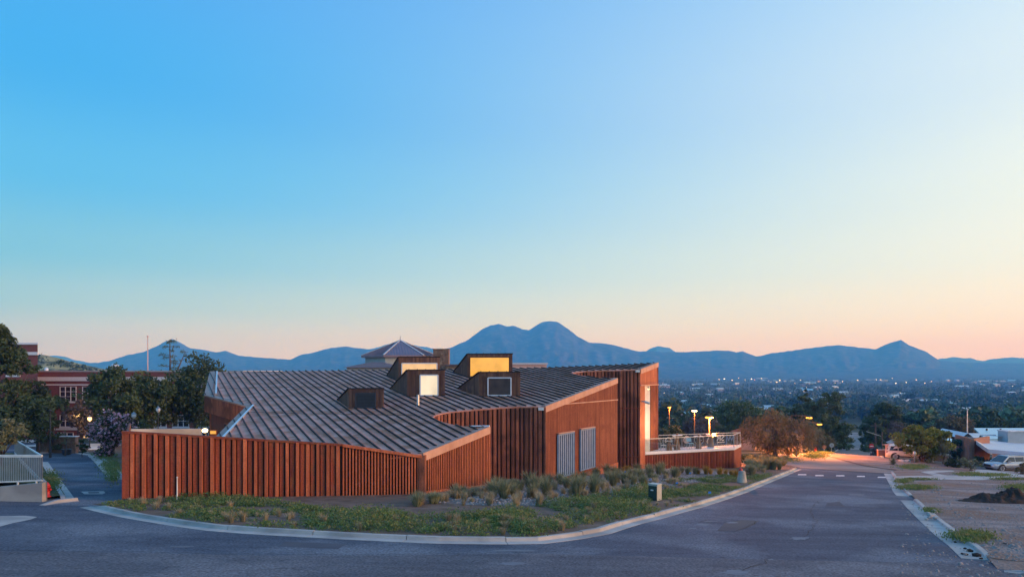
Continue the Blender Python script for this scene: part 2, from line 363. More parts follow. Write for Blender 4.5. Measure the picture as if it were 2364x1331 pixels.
for _n in ('win_cream', 'win_orange', 'win_peach'):      # lit panes: uneven room light put into the glow by noise, glossy face
    _m = M_ = MATS[_n]; _nt = _m.node_tree; _b = _nt.nodes['Principled BSDF']; _b.inputs['Roughness'].default_value = .04
    _tc = _nt.nodes.new('ShaderNodeTexCoord'); _no = _nt.nodes.new('ShaderNodeTexNoise'); _no.inputs['Scale'].default_value = 1.1; _nt.links.new(_tc.outputs['Object'], _no.inputs[0])
    _mr = _nt.nodes.new('ShaderNodeMapRange'); _nt.links.new(_no.outputs['Fac'], _mr.inputs[0]); _mr.inputs[1].default_value = .3; _mr.inputs[2].default_value = .7; _mr.inputs[3].default_value = .86; _mr.inputs[4].default_value = 1.08
    _nt.links.new(_mr.outputs[0], _b.inputs['Emission Strength'])
emit('win_house', (1.0, .62, .25), 1.6)
emit('lamp_sodium', (1.0, .42, .055), 3.0); emit('lamp_warm', (1.0, .66, .28), 11.0); emit('lamp_globe', (1.0, .62, .22), 3.5)
emit('town_warm', (1.0, .72, .42), 5.0); emit('town_white', (1.0, .92, .80), 6.0); emit('town_red', (1.0, .35, .22), 4.0)
glassm('glass_rail', (.90, .94, .94), .10, .03)
M = MATS

# ------------------------------------------------------------------ the setting: ground, streets, kerbs
def sheet(name, poly, dz, m, ycuts=(), xcuts=(), kind='structure', parent=None, label=None):
    bm = bmesh.new(); bm.faces.new([bm.verts.new((p[0], p[1], 0)) for p in poly])
    bmesh.ops.triangulate(bm, faces=bm.faces[:])
    for c in ycuts: bmesh.ops.bisect_plane(bm, geom=bm.verts[:] + bm.edges[:] + bm.faces[:], plane_co=(0, c, 0), plane_no=(0, 1, 0))
    for c in xcuts: bmesh.ops.bisect_plane(bm, geom=bm.verts[:] + bm.edges[:] + bm.faces[:], plane_co=(c, 0, 0), plane_no=(1, 0, 0))
    bmesh.ops.triangulate(bm, faces=bm.faces[:])
    cx = sum(p[0] for p in poly) / len(poly); cy = sum(p[1] for p in poly) / len(poly); cz = gz(cx, cy)
    o0 = Vector((cx, cy, cz)) if parent is None else root_of(parent).location
    for v in bm.verts: v.co = Vector((v.co.x, v.co.y, gz(v.co.x, v.co.y) + dz)) - o0
    bmesh.ops.recalc_face_normals(bm, faces=bm.faces[:])
    if bm.faces and sum(f.normal.z for f in bm.faces) < 0: bmesh.ops.reverse_faces(bm, faces=bm.faces[:])
    me = bpy.data.meshes.new(name); bm.to_mesh(me); bm.free()
    o = link_mesh(name, me, M[m], parent)
    if parent is None: o.location = o0
    if kind: o['kind'] = kind
    if label: o['label'] = label
    return o
YC = (72, 84, 88, 92, 97, 103, 110, 118, 124, 130); XC = (-60, 40, 62)
def make_ground():
    xs = [-11000, -7000, -4500, -3000, -2000, -1200, -700, -400, -250, -160, -110, -80, -60, -45, -30, -15, 0, 15, 30, 40, 51, 62, 80, 110, 150, 200, 260, 350, 500, 700, 1000, 1500, 2200, 3200, 5000, 8000, 11000]
    ys = [-200, -80, -40, 0, 36, 72, 84] + sorted(set(list(range(88, 304, 4)) + [118, 217])) + [304, 315, 330, 360, 400, 450, 520, 600, 700, 900, 1200, 1600, 2100, 2600, 3300, 4500, 6000, 8000, 9500]
    V = np.array([(x, y, gz(x, max(y, -40))) for y in ys for x in xs]); nx = len(xs)
    Q = np.array([(j * nx + i, j * nx + i + 1, (j + 1) * nx + i + 1, (j + 1) * nx + i) for j in range(len(ys) - 1) for i in range(nx - 1)])
    o = link_mesh('ground', np_mesh('ground', V, Q, M['ground_valley']), None); o['kind'] = 'structure'
make_ground()
def G(u, v, dz=0.0):
    p = on_ground(u, v, dz); return (p.x, p.y)
DIR = Vector((.4478, .8941)); NRM = Vector((.8941, -.4478))      # the street's direction and its right-hand side
kerb_px = [(211, 1161), (251, 1170), (306, 1182), (362, 1191), (418, 1200), (502, 1211), (599, 1218), (800, 1229), (1000, 1238), (1150, 1240), (1241, 1239), (1317, 1230),
           (1383, 1219), (1429, 1205), (1462, 1196), (1513, 1184.5), (1559, 1172), (1607, 1160), (1658, 1145), (1708, 1129), (1747, 1114), (1800, 1094), (1839, 1079)]
KERB = [G(u, v, .15) for u, v in kerb_px]
kr_px = [(2057, 1087), (2090, 1132), (2129, 1168), (2168, 1200), (2204, 1228), (2246, 1256), (2280, 1284)]
KERBR = [G(u, v, .13) for u, v in kr_px]
e0 = Vector(KERB[-1]); e1 = Vector(KERBR[0])
# island: the whole plot the museum stands on
drive_r = [G(u, v, .15) for u, v in [(289, 1157), (287, 1100), (268, 1085), (240, 1060), (222, 1047), (190, 1042)]]
isl = list(KERB) + [(e0.x + 1.5, e0.y + 5), (e0.x - 2.0, e0.y + 8), (5, 84), (-30, 83), (-52, 78)] + drive_r[::-1]
ASPH = [(-75, -30), (60, -30), (60, 12)] + [(24, 14.5)] + [(x + .25, y) for x, y in KERBR[::-1]] + [(e1.x + 3.2, e1.y + 6.5), (e0.x + 3.0, e0.y + 9), (e0.x - 2, e0.y + 8.5), (5, 85), (-30, 84), (-55, 80), (-90, 70), (-95, 30)]
sheet('road', ASPH, .02, 'asphalt', YC, XC)
sheet('museum_plot', isl, .135, 'dirt', YC, XC)
def kerb(pts, side, m, name, seg=3.0, drops=(), gut=.42, h=.15):
    # side +1: the road lies to the right of the direction of travel
    root = bpy.data.objects.new(name, None); COL.objects.link(root); root['kind'] = 'structure'
    P = [Vector(p) for p in pts]; L = [0]
    for a, b in zip(P, P[1:]): L.append(L[-1] + (b - a).length)
    root.location = (P[0].x, P[0].y, gz(P[0].x, P[0].y))
    def pos(s):
        s = max(0, min(L[-1], s))
        for i in range(len(P) - 1):
            if s <= L[i + 1] or i == len(P) - 2:
                t = (s - L[i]) / (L[i + 1] - L[i]); q = P[i].lerp(P[i + 1], t); break
        return q
    def nrm(s):
        d = (pos(s + .35) - pos(s - .35)).normalized(); return Vector((d.y, -d.x)) * side
    n = max(1, round(L[-1] / seg)); rng = random.Random(len(pts))
    for k in range(n):
        if k in drops: continue
        a, b = L[-1] * k / n + .012, L[-1] * (k + 1) / n - .012
        mb = MB(); rows = []; st = 6; dzj = rng.uniform(-.012, .012)
        for i in range(st + 1):
            s = a + (b - a) * i / st; q = pos(s); w = nrm(s)
            hh = h + dzj + rng.uniform(-.004, .004)
            if k == 0: hh = h * min(1, .1 + (s - a) / 1.0)
            prof = [(-.16, -.08), (-.16, hh), (-.01, hh), (.005, hh - .012), (.035, .045), (.06, .036), (gut, .030), (gut + .01, -.08)]
            row = []
            for d, z in prof:
                x, y = q.x + w.x * d, q.y + w.y * d; row.append((x, y, gz(x, y) + z))
            rows.append(row)
        m_ = len(rows[0])
        for r in rows: mb.v += r
        for i in range(st):
            for j in range(m_ - 1): mb.f.append((i * m_ + j, i * m_ + j + 1, (i + 1) * m_ + j + 1, (i + 1) * m_ + j))
        mb.f.append(tuple(range(m_))); mb.f.append(tuple(range(st * m_, (st + 1) * m_))[::-1])
        mk = m(k, n) if callable(m) else m
        mb.build('kerb_segment', M[mk], root)
    return root
kerb(KERB, 1, lambda k, n: 'concrete' if k < n * .42 else 'kerb_tan', 'kerb')
kerb(KERBR, 1, 'concrete', 'kerb', 2.4, drops=(0,), gut=.62, h=.13) if False else kerb([p for p in KERBR][::-1], -1, 'concrete', 'kerb', 2.6, drops=(7,), gut=.62, h=.13)
kl = [Vector(G(2316, 1309, .1)), Vector(G(2440, 1322, .1))]
kerb([tuple(kl[0]), tuple(kl[1])], 1, 'concrete', 'kerb', 4.0, gut=.25, h=.13)
kerb([tuple(drive_r[i]) for i in (1, 2, 3, 4, 5)], -1, 'concrete', 'kerb', 3.5, gut=.7)
kerb([G(u, v, .15) for u, v in [(152, 1147), (128, 1110), (112, 1085), (98, 1062)]], 1, 'concrete', 'kerb', 4.0, gut=.35)
kerb([G(u, v, .15) for u, v in [(97, 1158), (130, 1153), (180, 1148)]], 1, 'concrete', 'kerb', 3.0, gut=.1)
kerb([G(u, v, .15) for u, v in [(85, 1043), (130, 1040), (187, 1038)]], 1, 'concrete', 'kerb', 6.0, gut=.6)
# dirt lot on the other side of the street, its paths
lot = [(x + .12, y) for x, y in KERBR] + [G(2330, 1300), G(2480, 1312), (70, 20), (120, 40), (120, 84), (e1.x + 4.5, 84), (e1.x + 2.2, e1.y + 3)]
sheet('vacant_lot', lot, .10, 'dirt_lot', YC, XC)
sheet('pavement', [G(2068, 1098, .12), G(2130, 1097, .12), G(2250, 1096, .12), G(2400, 1092, .12), G(2400, 1100, .12), G(2270, 1107, .12), G(2150, 1106, .12), G(2074, 1104, .12)], .118, 'concrete', YC, XC)
sheet('path', [G(2125, 1088, .13), G(2200, 1085, .13), G(2204, 1088, .13), G(2158, 1091, .13), G(2205, 1100, .13), G(2165, 1099, .13)], .126, 'concrete', YC, XC)
sheet('driveway', [G(2215, 1089, .13), G(2255, 1083.5, .13), G(2420, 1082, .13), G(2420, 1096, .13), G(2290, 1098, .13), G(2262, 1093, .13)], .124, 'concrete', YC, XC)
# beyond the crossing: the old cross street, lamplight put in its colour, and the long street down into the valley
base0 = (e0 + e1) / 2
def along(s, off): p = base0 + DIR * s + NRM * off; return (p.x, p.y)
HW = (e1 - e0).dot(NRM) / 2
cs = [along(4.5, -HW - 90), along(4.5, -HW - .5), along(1.5, -HW + .3), along(-2.3, HW + .4), along(3.5, HW + 3), along(4.0, HW + 60), along(22, HW + 60), along(22, HW + 3), along(26, 4.0), along(26, -2.0), along(20, -HW - 5), along(22, -HW - 90)]
sheet('cross_street', cs, .045, 'asphalt_old_lit', list(YC) + [95, 100, 110, 120], XC)
def far_road():
    V = []; Q = []; ss = list(range(25, 330, 2))
    for i, s in enumerate(ss):
        for off in (-1.9, 1.0, 3.9):
            x, y = along(s, off); V.append((x, y, gz(x, y) + .05 + .0003 * s))
        if i: Q += [((i - 1) * 3 + j, (i - 1) * 3 + j + 1, i * 3 + j + 1, i * 3 + j) for j in (0, 1)]
    o = link_mesh('long_street', np_mesh('long_street', np.array(V), np.array(Q), M['asphalt_old_lit']), None); o['kind'] = 'structure'
far_road()
for off in (-2.1, 4.1):
    kerb([along(s, off) for s in (27, 60, 100)], 1 if off < 0 else -1, 'kerb_tan', 'kerb', 18, gut=.15)
for s in (45, 78, 118):       # resurfaced strips seen down the street
    sheet('road_patch', [along(s, -1.7), along(s, 3.7), along(s + 6, 3.7), along(s + 6, -1.7)], .075, 'asphalt_fine', (), ())
sheet('intersection_surface', [G(u, v) for u, v in ((-400, 1268), (0, 1273), (300, 1277), (600, 1283), (900, 1283), (1200, 1278), (1450, 1284), (1800, 1293), (2150, 1300), (2235, 1306))] + [(16, 12), (16, -20), (-40, -20), (-40, 15)], .0235, 'asphalt_worn')
for pts in (((1655, 1226), (1702, 1227), (1738, 1213), (1752, 1203), (1715, 1200), (1672, 1208)), ((1905, 1170), (1928, 1167), (1951, 1170), (1938, 1158), (1910, 1161)), ((640, 1262), (780, 1268), (800, 1256), (660, 1251))):
    sheet('road_repair', [G(u, v) for u, v in pts], .0225, 'asphalt_fine')
# painted crossing: a row of short dashes
for u0, u1, v in ((1843, 1861, 1094), (1883, 1901, 1096), (1931, 1949, 1096.5), (1979, 1996, 1098), (2027, 2044, 1100)):
    a, b = G(u0, v), G(u1, v); c, d = G(u1 + 1, v + 2.6), G(u0 - 1.5, v + 2.6)
    sheet('road_marking', [d, c, b, a], .026, 'white_line')
# worn pale patches, tar cracks and joints in the asphalt
rp = random.Random(5)
def blot(pts, m, dz, name):
    sheet(name, [G(u, v) for u, v in pts], dz, m)
blot([(-40, 1192), (60, 1191), (86, 1194), (70, 1200), (30, 1208), (0, 1216), (-60, 1230)], 'concrete', .027, 'concrete_pad')
dr = [(187, 1135), (240, 1134), (243, 1138), (236, 1141), (195, 1141)]
blot(dr, 'concrete', .026, 'drain_collar'); blot([(203, 1136.3), (228, 1136), (230, 1138.8), (205, 1139.2)], 'asphalt_fine', .030, 'drain_cover')
def ragged(u, v, w, h, m, dz, name, n=14):
    pts = []
    for i in range(n):
        t = 2 * math.pi * i / n; k = rp.uniform(.55, 1.0)
        pts.append((u + math.cos(t) * w * k, v + math.sin(t) * h * k))
    blot(pts[::-1], m, dz, name)
for (u, v, w, h) in [(1622, 1211, 19, 3.2), (1640, 1204, 20, 1.8), (1600, 1220, 13, 1.3), (1690, 1207, 20, 2.4), (1845, 1243, 26, 5), (1700, 1322, 40, 7), (1605, 1262, 14, 1.4), (1780, 1292, 9, 2), (2010, 1215, 34, 2.0), (1990, 1162, 30, 1.6), (1980, 1142, 26, 1.5), (1180, 1302, 36, 4), (1190, 1272, 60, 2.5), (420, 1263, 34, 1.6)]:
    ragged(u, v, w, h, 'patch_light', .026, 'road_patch')
def crack(px, w=.03):
    pts = [Vector(G(u, v)) for u, v in px]; a = []; b = []
    out = []
    for p, q in zip(pts, pts[1:]):
        n = max(2, int((q - p).length / .35))
        for i in range(n): out.append(p.lerp(q, i / n) + Vector((rp.uniform(-.09, .09), rp.uniform(-.09, .09))))
    out.append(pts[-1])
    mb = MB()
    for i, p in enumerate(out):
        d = (out[min(i + 1, len(out) - 1)] - out[max(i - 1, 0)]).normalized(); n = Vector((-d.y, d.x)) * (w * rp.uniform(.4, 1.0))
        for q in (p + n, p - n): mb.v.append((q.x, q.y, gz(q.x, q.y) + .034))
        if i: mb.f.append((2 * i - 2, 2 * i - 1, 2 * i + 1, 2 * i))
    o = mb.build('road_crack', M['crack']); o['kind'] = 'structure'
crack([(0, 1271), (300, 1275), (600, 1281), (900, 1281), (1200, 1276), (1400, 1272)], .016)
crack([(1860, 1240), (1885, 1205), (1870, 1175), (1900, 1150)], .014); crack([(1660, 1225), (1700, 1226), (1730, 1212), (1745, 1203)], .018)
crack([(1640, 1318), (1720, 1316), (1760, 1300), (1785, 1288)], .016); crack([(1820, 1245), (1845, 1249), (1875, 1243)], .014)
crack([(1700, 1190), (1735, 1195), (1760, 1194)], .016); crack([(1640, 1200), (1610, 1207), (1680, 1206)], .02)
crack([(300, 1325), (600, 1318), (760, 1308), (1000, 1312)], .012)

# ------------------------------------------------------------------ mountains, the near hill, haze
def ridge(name, prof, dist, foot, depth, m, seed, zfoot=-29.0, step=5, rough=1.0, u0=None, u1=None):
    rng = np.random.RandomState(seed); us = np.arange(u0 if u0 is not None else prof[0][0], (u1 if u1 is not None else prof[-1][0]) + 1, step)
    pu = [p[0] for p in prof]; pv = [p[1] for p in prof]
    vs = np.interp(us, pu, pv); k = np.array([.08, .84, .08]); vs = np.convolve(np.pad(vs, 1, mode='edge'), k, 'valid')
    ts = [i / 26 for i in range(27)] + [1.15, 1.4, 1.8]
    V = []
    for i, u in enumerate(us):
        vj = vs[i] + (vnoise(u, 0, 9, seed) - .5) * 1.8 * rough + (vnoise(u, 3, 23, seed + 2) - .5) * 1.2 * rough
        top = (HY - vj) / F * dist - zfoot
        for t in ts:
            spur = vnoise(u + t * 40, t * 70, 30, seed + 5)
            if t <= 1:
                y = foot + (dist - foot) * t; h = top * (t ** 1.55) * (1 + (spur - .5) * .5 * (1 - t)) + (vnoise(u, t * 110, 11, seed + 9) - .5) * top * .10 * t * (1 - t) * 4
                if t == 1: h = top
            else:
                y = dist + depth * (t - 1); h = top * max(0, 1 - ((t - 1) / .8) ** 1.2)
            V.append(((u - CX) / F * y, y, zfoot + h))
    n = len(ts); Q = [(i * n + j, (i + 1) * n + j, (i + 1) * n + j + 1, i * n + j + 1) for i in range(len(us) - 1) for j in range(n - 1)]
    me = np_mesh(name, np.array(V), np.array(Q), M[m]); o = link_mesh(name, me, None, None, True); o['kind'] = 'structure'; return o
MAIN = [(-500, 838), (-200, 830), (60, 836), (160, 838), (215, 838), (250, 833), (290, 820), (330, 812), (360, 800), (378, 789), (397, 782), (415, 790), (440, 803), (480, 808), (500, 812), (520, 809), (550, 820), (600, 825), (670, 829), (690, 820), (730, 812),
        (760, 803), (800, 799), (840, 804), (880, 808), (940, 812), (1000, 809), (1040, 802), (1080, 785), (1110, 762), (1130, 751), (1150, 747), (1170, 753), (1185, 751), (1205, 759), (1220, 762), (1245, 746), (1262, 741), (1285, 742),
        (1310, 757), (1335, 777), (1360, 790), (1400, 793), (1440, 802), (1470, 810), (1560, 812), (1600, 811), (1680, 808), (1700, 813), (1715, 810), (1745, 822), (1800, 812), (1880, 802), (1930, 796), (1990, 802), (2020, 806),
        (2045, 795), (2062, 789), (2080, 783), (2100, 797), (2140, 812), (2170, 832), (2230, 836), (2300, 838), (2500, 836), (2900, 834)]
FAR = [(-500, 826), (60, 824), (110, 822), (130, 819), (150, 822), (170, 830), (200, 836), (300, 842), (560, 842), (760, 830), (850, 806), (900, 793), (925, 790), (980, 800), (1060, 815), (1200, 825), (1440, 822), (1488, 812), (1500, 803), (1520, 799), (1545, 802), (1562, 814), (1700, 828), (1950, 832), (2120, 832),
       (2165, 829), (2200, 824), (2240, 826), (2265, 833), (2300, 826), (2330, 824), (2400, 827), (2900, 822)]
ridge('mountain_range', MAIN, 5600, 4000, 1500, 'mountain', 3, zfoot=-39)
ridge('far_mountain_range', FAR, 7800, 6000, 1500, 'mountain', 8, zfoot=-39)
ridge('foothills', [(-500, 852), (300, 853), (620, 848), (760, 852), (1000, 850), (1200, 838), (1450, 842), (1640, 846), (1740, 862), (1850, 858), (2050, 845), (2180, 852), (2280, 862), (2500, 858), (2900, 860)], 4700, 3500, 900, 'mountain', 12, rough=.6, zfoot=-39)
ridge('grassy_hill', [(-500, 800), (-100, 800), (60, 812), (86, 816), (110, 820), (180, 838), (240, 851), (300, 866), (420, 880)], 420, 250, 160, 'hill_grass', 21, zfoot=-32, step=6, rough=.7)
def hill_shrubs():
    rng = np.random.RandomState(4); V = []; Q = []
    for k in range(70):
        u = rng.uniform(40, 235); y = rng.uniform(360, 415)
        vtop = np.interp(u, [60, 86, 110, 180, 240], [812, 816, 820, 838, 851]) + rng.uniform(1, 22)
        c = at(u, vtop, y); r = rng.uniform(.4, 1.5)
        for j in range(26):
            p = np.array(c) + rng.normal(0, .45, 3) * r; a = rng.normal(0, 1, 3); a /= np.linalg.norm(a); b = np.cross(a, rng.normal(0, 1, 3)); b /= np.linalg.norm(b); s = r * .35; n = len(V)
            V += [p - a * s, p + b * s, p + a * s, p - b * s]; Q.append((n, n + 1, n + 2, n + 3))
    o = link_mesh('hillside_scrub', np_mesh('hillside_scrub', np.array(V), np.array(Q), M['leaf_dark']), None); tag(o, 'dark scrub bushes dotted over the grassy hillside', 'scrub', kind='stuff')
hill_shrubs()
def make_haze(dens, col):
    mb = MB().box(-13000, -1500, -42, 13000, 11000, 440)
    m = bpy.data.materials.new('haze'); m.use_nodes = True; nt = m.node_tree; nt.nodes.remove(nt.nodes['Principled BSDF'])
    pv = nt.nodes.new('ShaderNodeVolumePrincipled'); pv.inputs['Color'].default_value = (*col, 1); pv.inputs['Density'].default_value = dens; pv.inputs['Anisotropy'].default_value = 0.0; pv.inputs['Absorption Color'].default_value = (1, 1, 1, 1)
    nt.links.new(pv.outputs[0], nt.nodes['Material Output'].inputs['Volume'])
    o = mb.build('haze', m); tag(o, 'blue evening haze over the whole valley', 'haze', kind='stuff')
make_haze(.00027, (.07, .36, 1.0))

# ------------------------------------------------------------------ the museum
RP, RQ = .0376, .153
RZ0 = -3.96 + RP * 4.33 - RQ * 33.0
def rz(x, y): return RZ0 + RP * x + RQ * y
def on_roof(u, v):
    a, c = (u - CX) / F, (HY - v) / F; y = RZ0 / (c - RP * a - RQ); return Vector((a * y, y))
MUS = thing('museum_building', 'low rust-red ribbed steel museum with folded standing-seam roof and lit roof boxes', 'building', (-6, 45, gz(-6, 45) + .13))
def tz(z): return z
W0 = Vector((-16.35, 28.8)); W1 = Vector(((790 - CX) / F * 31.6, 31.6)); C = on_roof(975, 1047)
D = on_roof(1130, 985); C2 = on_roof(1258, 938); D2 = on_roof(1425, 873); C3 = on_roof(1478, 852.5); E3 = on_roof(1519, 837)
slot1_lo = [on_roof(u, v) for u, v in ((1108, 984.5), (1070, 983), (1048, 980), (1022, 973), (1006, 967))]
cusp1 = on_roof(1000, 962)
slot1_hi = [on_roof(u, v) for u, v in ((1008, 957.5), (1022, 953.5), (1040, 950.5), (1070, 947.5), (1110, 944.5), (1160, 940.5), (1200, 938.5))]
slot2_lo = [on_roof(u, v) for u, v in ((1377, 871), (1350, 867.5), (1332, 864))]
cusp2 = on_roof(1323, 861)
slot2_hi = [on_roof(u, v) for u, v in ((1330, 858.8), (1345, 857.3), (1380, 855.5), (1430, 854))]
back = [on_roof(u, v) for u, v in ((1400, 843), (1265, 848), (1100, 851), (900, 853), (700, 855.5), (485, 858))]
L1 = on_roof(472, 912); L2 = on_roof(569, 938); L3 = on_roof(505, 1003)
L3b = L3 + (L3 - L2).normalized() * 5.5
front = [Vector((W1.x - 3.6, W1.y - .7)), Vector((W1.x, W1.y + .25)), ]
ROOF = [C, D] + slot1_lo + [cusp1] + slot1_hi + [C2, D2] + slot2_lo + [cusp2] + slot2_hi + [C3, E3] + back + [L1, L2, L3b] + front
SD = Vector((.51, -1.0)).normalized(); SN = Vector((-SD.y, SD.x)); SN = SN if SN.x > 0 else -SN
def scan(c, poly):      # intervals along SD of the line SN.p = c inside poly
    ts = []
    for a, b in zip(poly, poly[1:] + poly[:1]):
        da, db = SN.dot(a) - c, SN.dot(b) - c
        if (da > 0) != (db > 0):
            t = da / (da - db); ts.append(SD.dot(a.lerp(b, t)))
    ts.sort(); return list(zip(ts[::2], ts[1::2]))
def rp3(p, dz=0): return Vector((p.x, p.y, rz(p.x, p.y) + dz))
def build_roof():
    lo = min(SN.dot(p) for p in ROOF); hi = max(SN.dot(p) for p in ROOF); pitch = .52; n = int((hi - lo) / pitch) + 1
    o0 = MUS.location
    for k in range(n):
        a, b = lo + k * pitch + .012, lo + (k + 1) * pitch
        bm = bmesh.new(); bm.faces.new([bm.verts.new((p.x, p.y, 0)) for p in ROOF]); bmesh.ops.triangulate(bm, faces=bm.faces[:])
        for c, s in ((a, 1), (b, -1)):
            bmesh.ops.bisect_plane(bm, geom=bm.verts[:] + bm.edges[:] + bm.faces[:], plane_co=(SN.x * c, SN.y * c, 0), plane_no=(-SN.x * s, -SN.y * s, 0), clear_outer=True)
        if not bm.faces: bm.free(); continue
        bmesh.ops.remove_doubles(bm, verts=bm.verts[:], dist=.001)
        for v in bm.verts: v.co.z = rz(v.co.x, v.co.y)
        bmesh.ops.recalc_face_normals(bm, faces=bm.faces[:])
        if sum(f.normal.z for f in bm.faces) < 0: bmesh.ops.reverse_faces(bm, faces=bm.faces[:])
        ext = bmesh.ops.extrude_face_region(bm, geom=bm.faces[:])
        for e in ext['geom']:
            if isinstance(e, bmesh.types.BMVert): e.co.z -= .06
        bmesh.ops.recalc_face_normals(bm, faces=bm.faces[:])
        for v in bm.verts: v.co -= o0
        left = set(bm.verts)
        while left:           # a strip cut in two by a recess is two panels
            st = [left.pop()]; isle = set(st)
            while st:
                for e in st.pop().link_edges:
                    for w in e.verts:
                        if w not in isle: isle.add(w); left.discard(w); st.append(w)
            vs = list(isle); ix_ = {w: i for i, w in enumerate(vs)}
            me = bpy.data.meshes.new('roof_panel'); me.from_pydata([tuple(w.co) for w in vs], [], [[ix_[w] for w in f.verts] for f in bm.faces if f.verts[0] in isle]); me.update()
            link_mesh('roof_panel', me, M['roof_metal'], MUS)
        bm.free()
    for k in range(1, n):
        c = lo + k * pitch
        for t0, t1 in scan(c, ROOF):
            if t1 - t0 < .4: continue
            p, q = SN * c + SD * (t0 + .04), SN * c + SD * (t1 - .22)
            mb = MB().bar(rp3(p, .04), rp3(q, .04), .06, .10); mb.build('roof_seam', M['roof_seam'], MUS)
build_roof()
def lap(px):
    pts = [on_roof(u, v) for u, v in px]; mb = MB()
    for a, b in zip(pts, pts[1:]): mb.bar(rp3(a, .004), rp3(b, .004), .05, .018)
    mb.build('roof_lap', M['roof_seam'], MUS)
lap([(486, 896), (620, 894), (760, 891.5)]); lap([(570, 950), (700, 954), (860, 956), (1000, 960)])
def edge_trim(a, b, name, m, w, h, dz=.02, inward=None):
    d = (b - a).normalized(); n = Vector((d.y, -d.x))
    mb = MB(); o = n * .03; i = -n * w
    mb.hexa([rp3(p, dz - h) for p in (a + o, a + i, b + i, b + o)][::-1], [rp3(p, dz) for p in (a + o, a + i, b + i, b + o)][::-1])
    return mb.build(name, M[m], MUS)
for a, b in ((C, D), (C2, D2), (C3, E3)):
    edge_trim(a, b, 'roof_edge', 'roof_trim', .26, .055, .045)
    d = (b - a).normalized(); n = Vector((d.y, -d.x))
    MB().hexa([Vector((*(p), rz(p.x, p.y) - .36)) for p in (a + n * .02, b + n * .02, b + n * .065, a + n * .065)], [Vector((*(p), rz(p.x, p.y) + .03)) for p in (a + n * .02, b + n * .02, b + n * .065, a + n * .065)]).build('fascia', M['fascia'], MUS)
edge_trim(L1, L2, 'roof_edge', 'roof_trim', .35, .06, .05); edge_trim(L2, L3b, 'roof_edge', 'roof_trim', .36, .06, .05); edge_trim(back[-1], L1, 'roof_edge', 'roof_trim', .5, .06, .05)
d_ = (L3b - L2).normalized(); n_ = Vector((d_.y, -d_.x))
MB().bar(rp3(L2 - n_ * .45, .06), rp3(L3b - n_ * .45, .06), .13, .12).build('flashing', M['flashing'], MUS)
MB().bar(rp3(back[-1] + Vector((.75, -.2)), .05), rp3(L1 + Vector((.75, .3)), .05), .12, .10).build('flashing', M['flashing'], MUS)
MB().bar(rp3(slot1_lo[0] + Vector((-.5, .05)), .05), rp3(D + Vector((0, .05)), .05), .30, .05).build('flashing', M['frame_white'], MUS)

def gzb(x, y): return gz(x, y) - .1
def wall(path, top, name, m, th=.12, inset=0.0, parent=MUS):
    mb = MB()
    for a, b in zip(path, path[1:]):
        d = (b - a).normalized(); n = Vector((-d.y, d.x)) * th; i = Vector((-d.y, d.x)) * inset
        q = (a + i, b + i, b + i + n, a + i + n)
        mb.hexa([(p.x, p.y, gzb(p.x, p.y)) for p in q], [(p.x, p.y, top(p)) for p in q])
    return mb.build(name, M[m], parent)
def walk(path, pitch, start=0.0):
    out = []; L = [(b - a).length for a, b in zip(path, path[1:])]; s = start; acc = 0; i = 0
    tot = sum(L)
    while s < tot:
        while i < len(L) - 1 and s > acc + L[i]: acc += L[i]; i += 1
        a, b = path[i], path[i + 1]; t = (s - acc) / L[i]; d = (b - a).normalized(); out.append((a.lerp(b, t), d)); s += pitch
    return out
def ribs(path, top, pitch, face, foot, depth, m, name='rib', start=.06, one=False, zb=None, parent=MUS, alt=None, jit=0.0, seed=1):
    # trapezoid ribs standing proud of the wall, towards the right-hand side of the path
    rng = random.Random(seed); acc = MB()
    for k, (p, d) in enumerate(walk(path, pitch, start)):
        n = Vector((d.y, -d.x)); w = face * (alt[k % len(alt)] if alt else 1); f = foot * (alt[k % len(alt)] if alt else 1); dep = depth * (1 + rng.uniform(-jit, jit))
        q = [p - d * f, p - d * w + n * dep, p + d * w + n * dep, p + d * f]
        bot = [(x.x, x.y, zb(x) if zb else gzb(x.x, x.y)) for x in q]; tp = [(x.x, x.y, top(x)) for x in q]
        if one: acc.hexa(bot, tp)
        else: MB().hexa(bot, tp).build(name, M[m], parent)
    if one:
        o = acc.build(name, M[m], parent); o['kind'] = 'stuff'; return o
# screen wall along the drive (coarse ribs) and its slatted end
def lin_top(a, za, b, zb):
    d = b - a; L2 = d.length_squared
    return lambda p: za + (zb - za) * ((p - a).dot(d) / L2)
zw0, zw1, zc = (HY - 995) / F * W0.y, (HY - 1025) / F * W1.y, rz(C.x, C.y) - .10
t1 = lin_top(W0, zw0, W1, zw1); t2 = lin_top(W1, zw1, C, zc)
SCR = thing('screen_wall', 'long rust-red ribbed steel screen wall along the drive, coarse ribs under a flat cap', 'wall', (W0.x, W0.y, gz(W0.x, W0.y) + .13))
wall([W0, W1], t1, 'backing_sheet', 'corten_gap_shade', .08, 0.0, SCR)
ribs([W0, W1], lambda p: t1(p) - .02, .444, .062, .085, .13, 'corten_lit', 'rib', .30, parent=SCR, alt=(1, 1.1, .9), jit=.15)
ribs([W0, W1], lambda p: t1(p) - .02, .444, .088, .098, .055, 'corten', 'rib', .52, parent=SCR, alt=(1, .95, 1.02), jit=.2, seed=2)
MB().hexa([(p.x, p.y, gzb(p.x, p.y)) for p in (W0 + Vector((-.05, -.10)), W0 + Vector((.22, -.03)), W0 + Vector((.20, .12)), W0 + Vector((-.08, .1)))],
          [(p.x, p.y, zw0 - .02) for p in (W0 + Vector((-.05, -.10)), W0 + Vector((.22, -.03)), W0 + Vector((.20, .12)), W0 + Vector((-.08, .1)))]).build('corner_post', M['corten'], SCR)
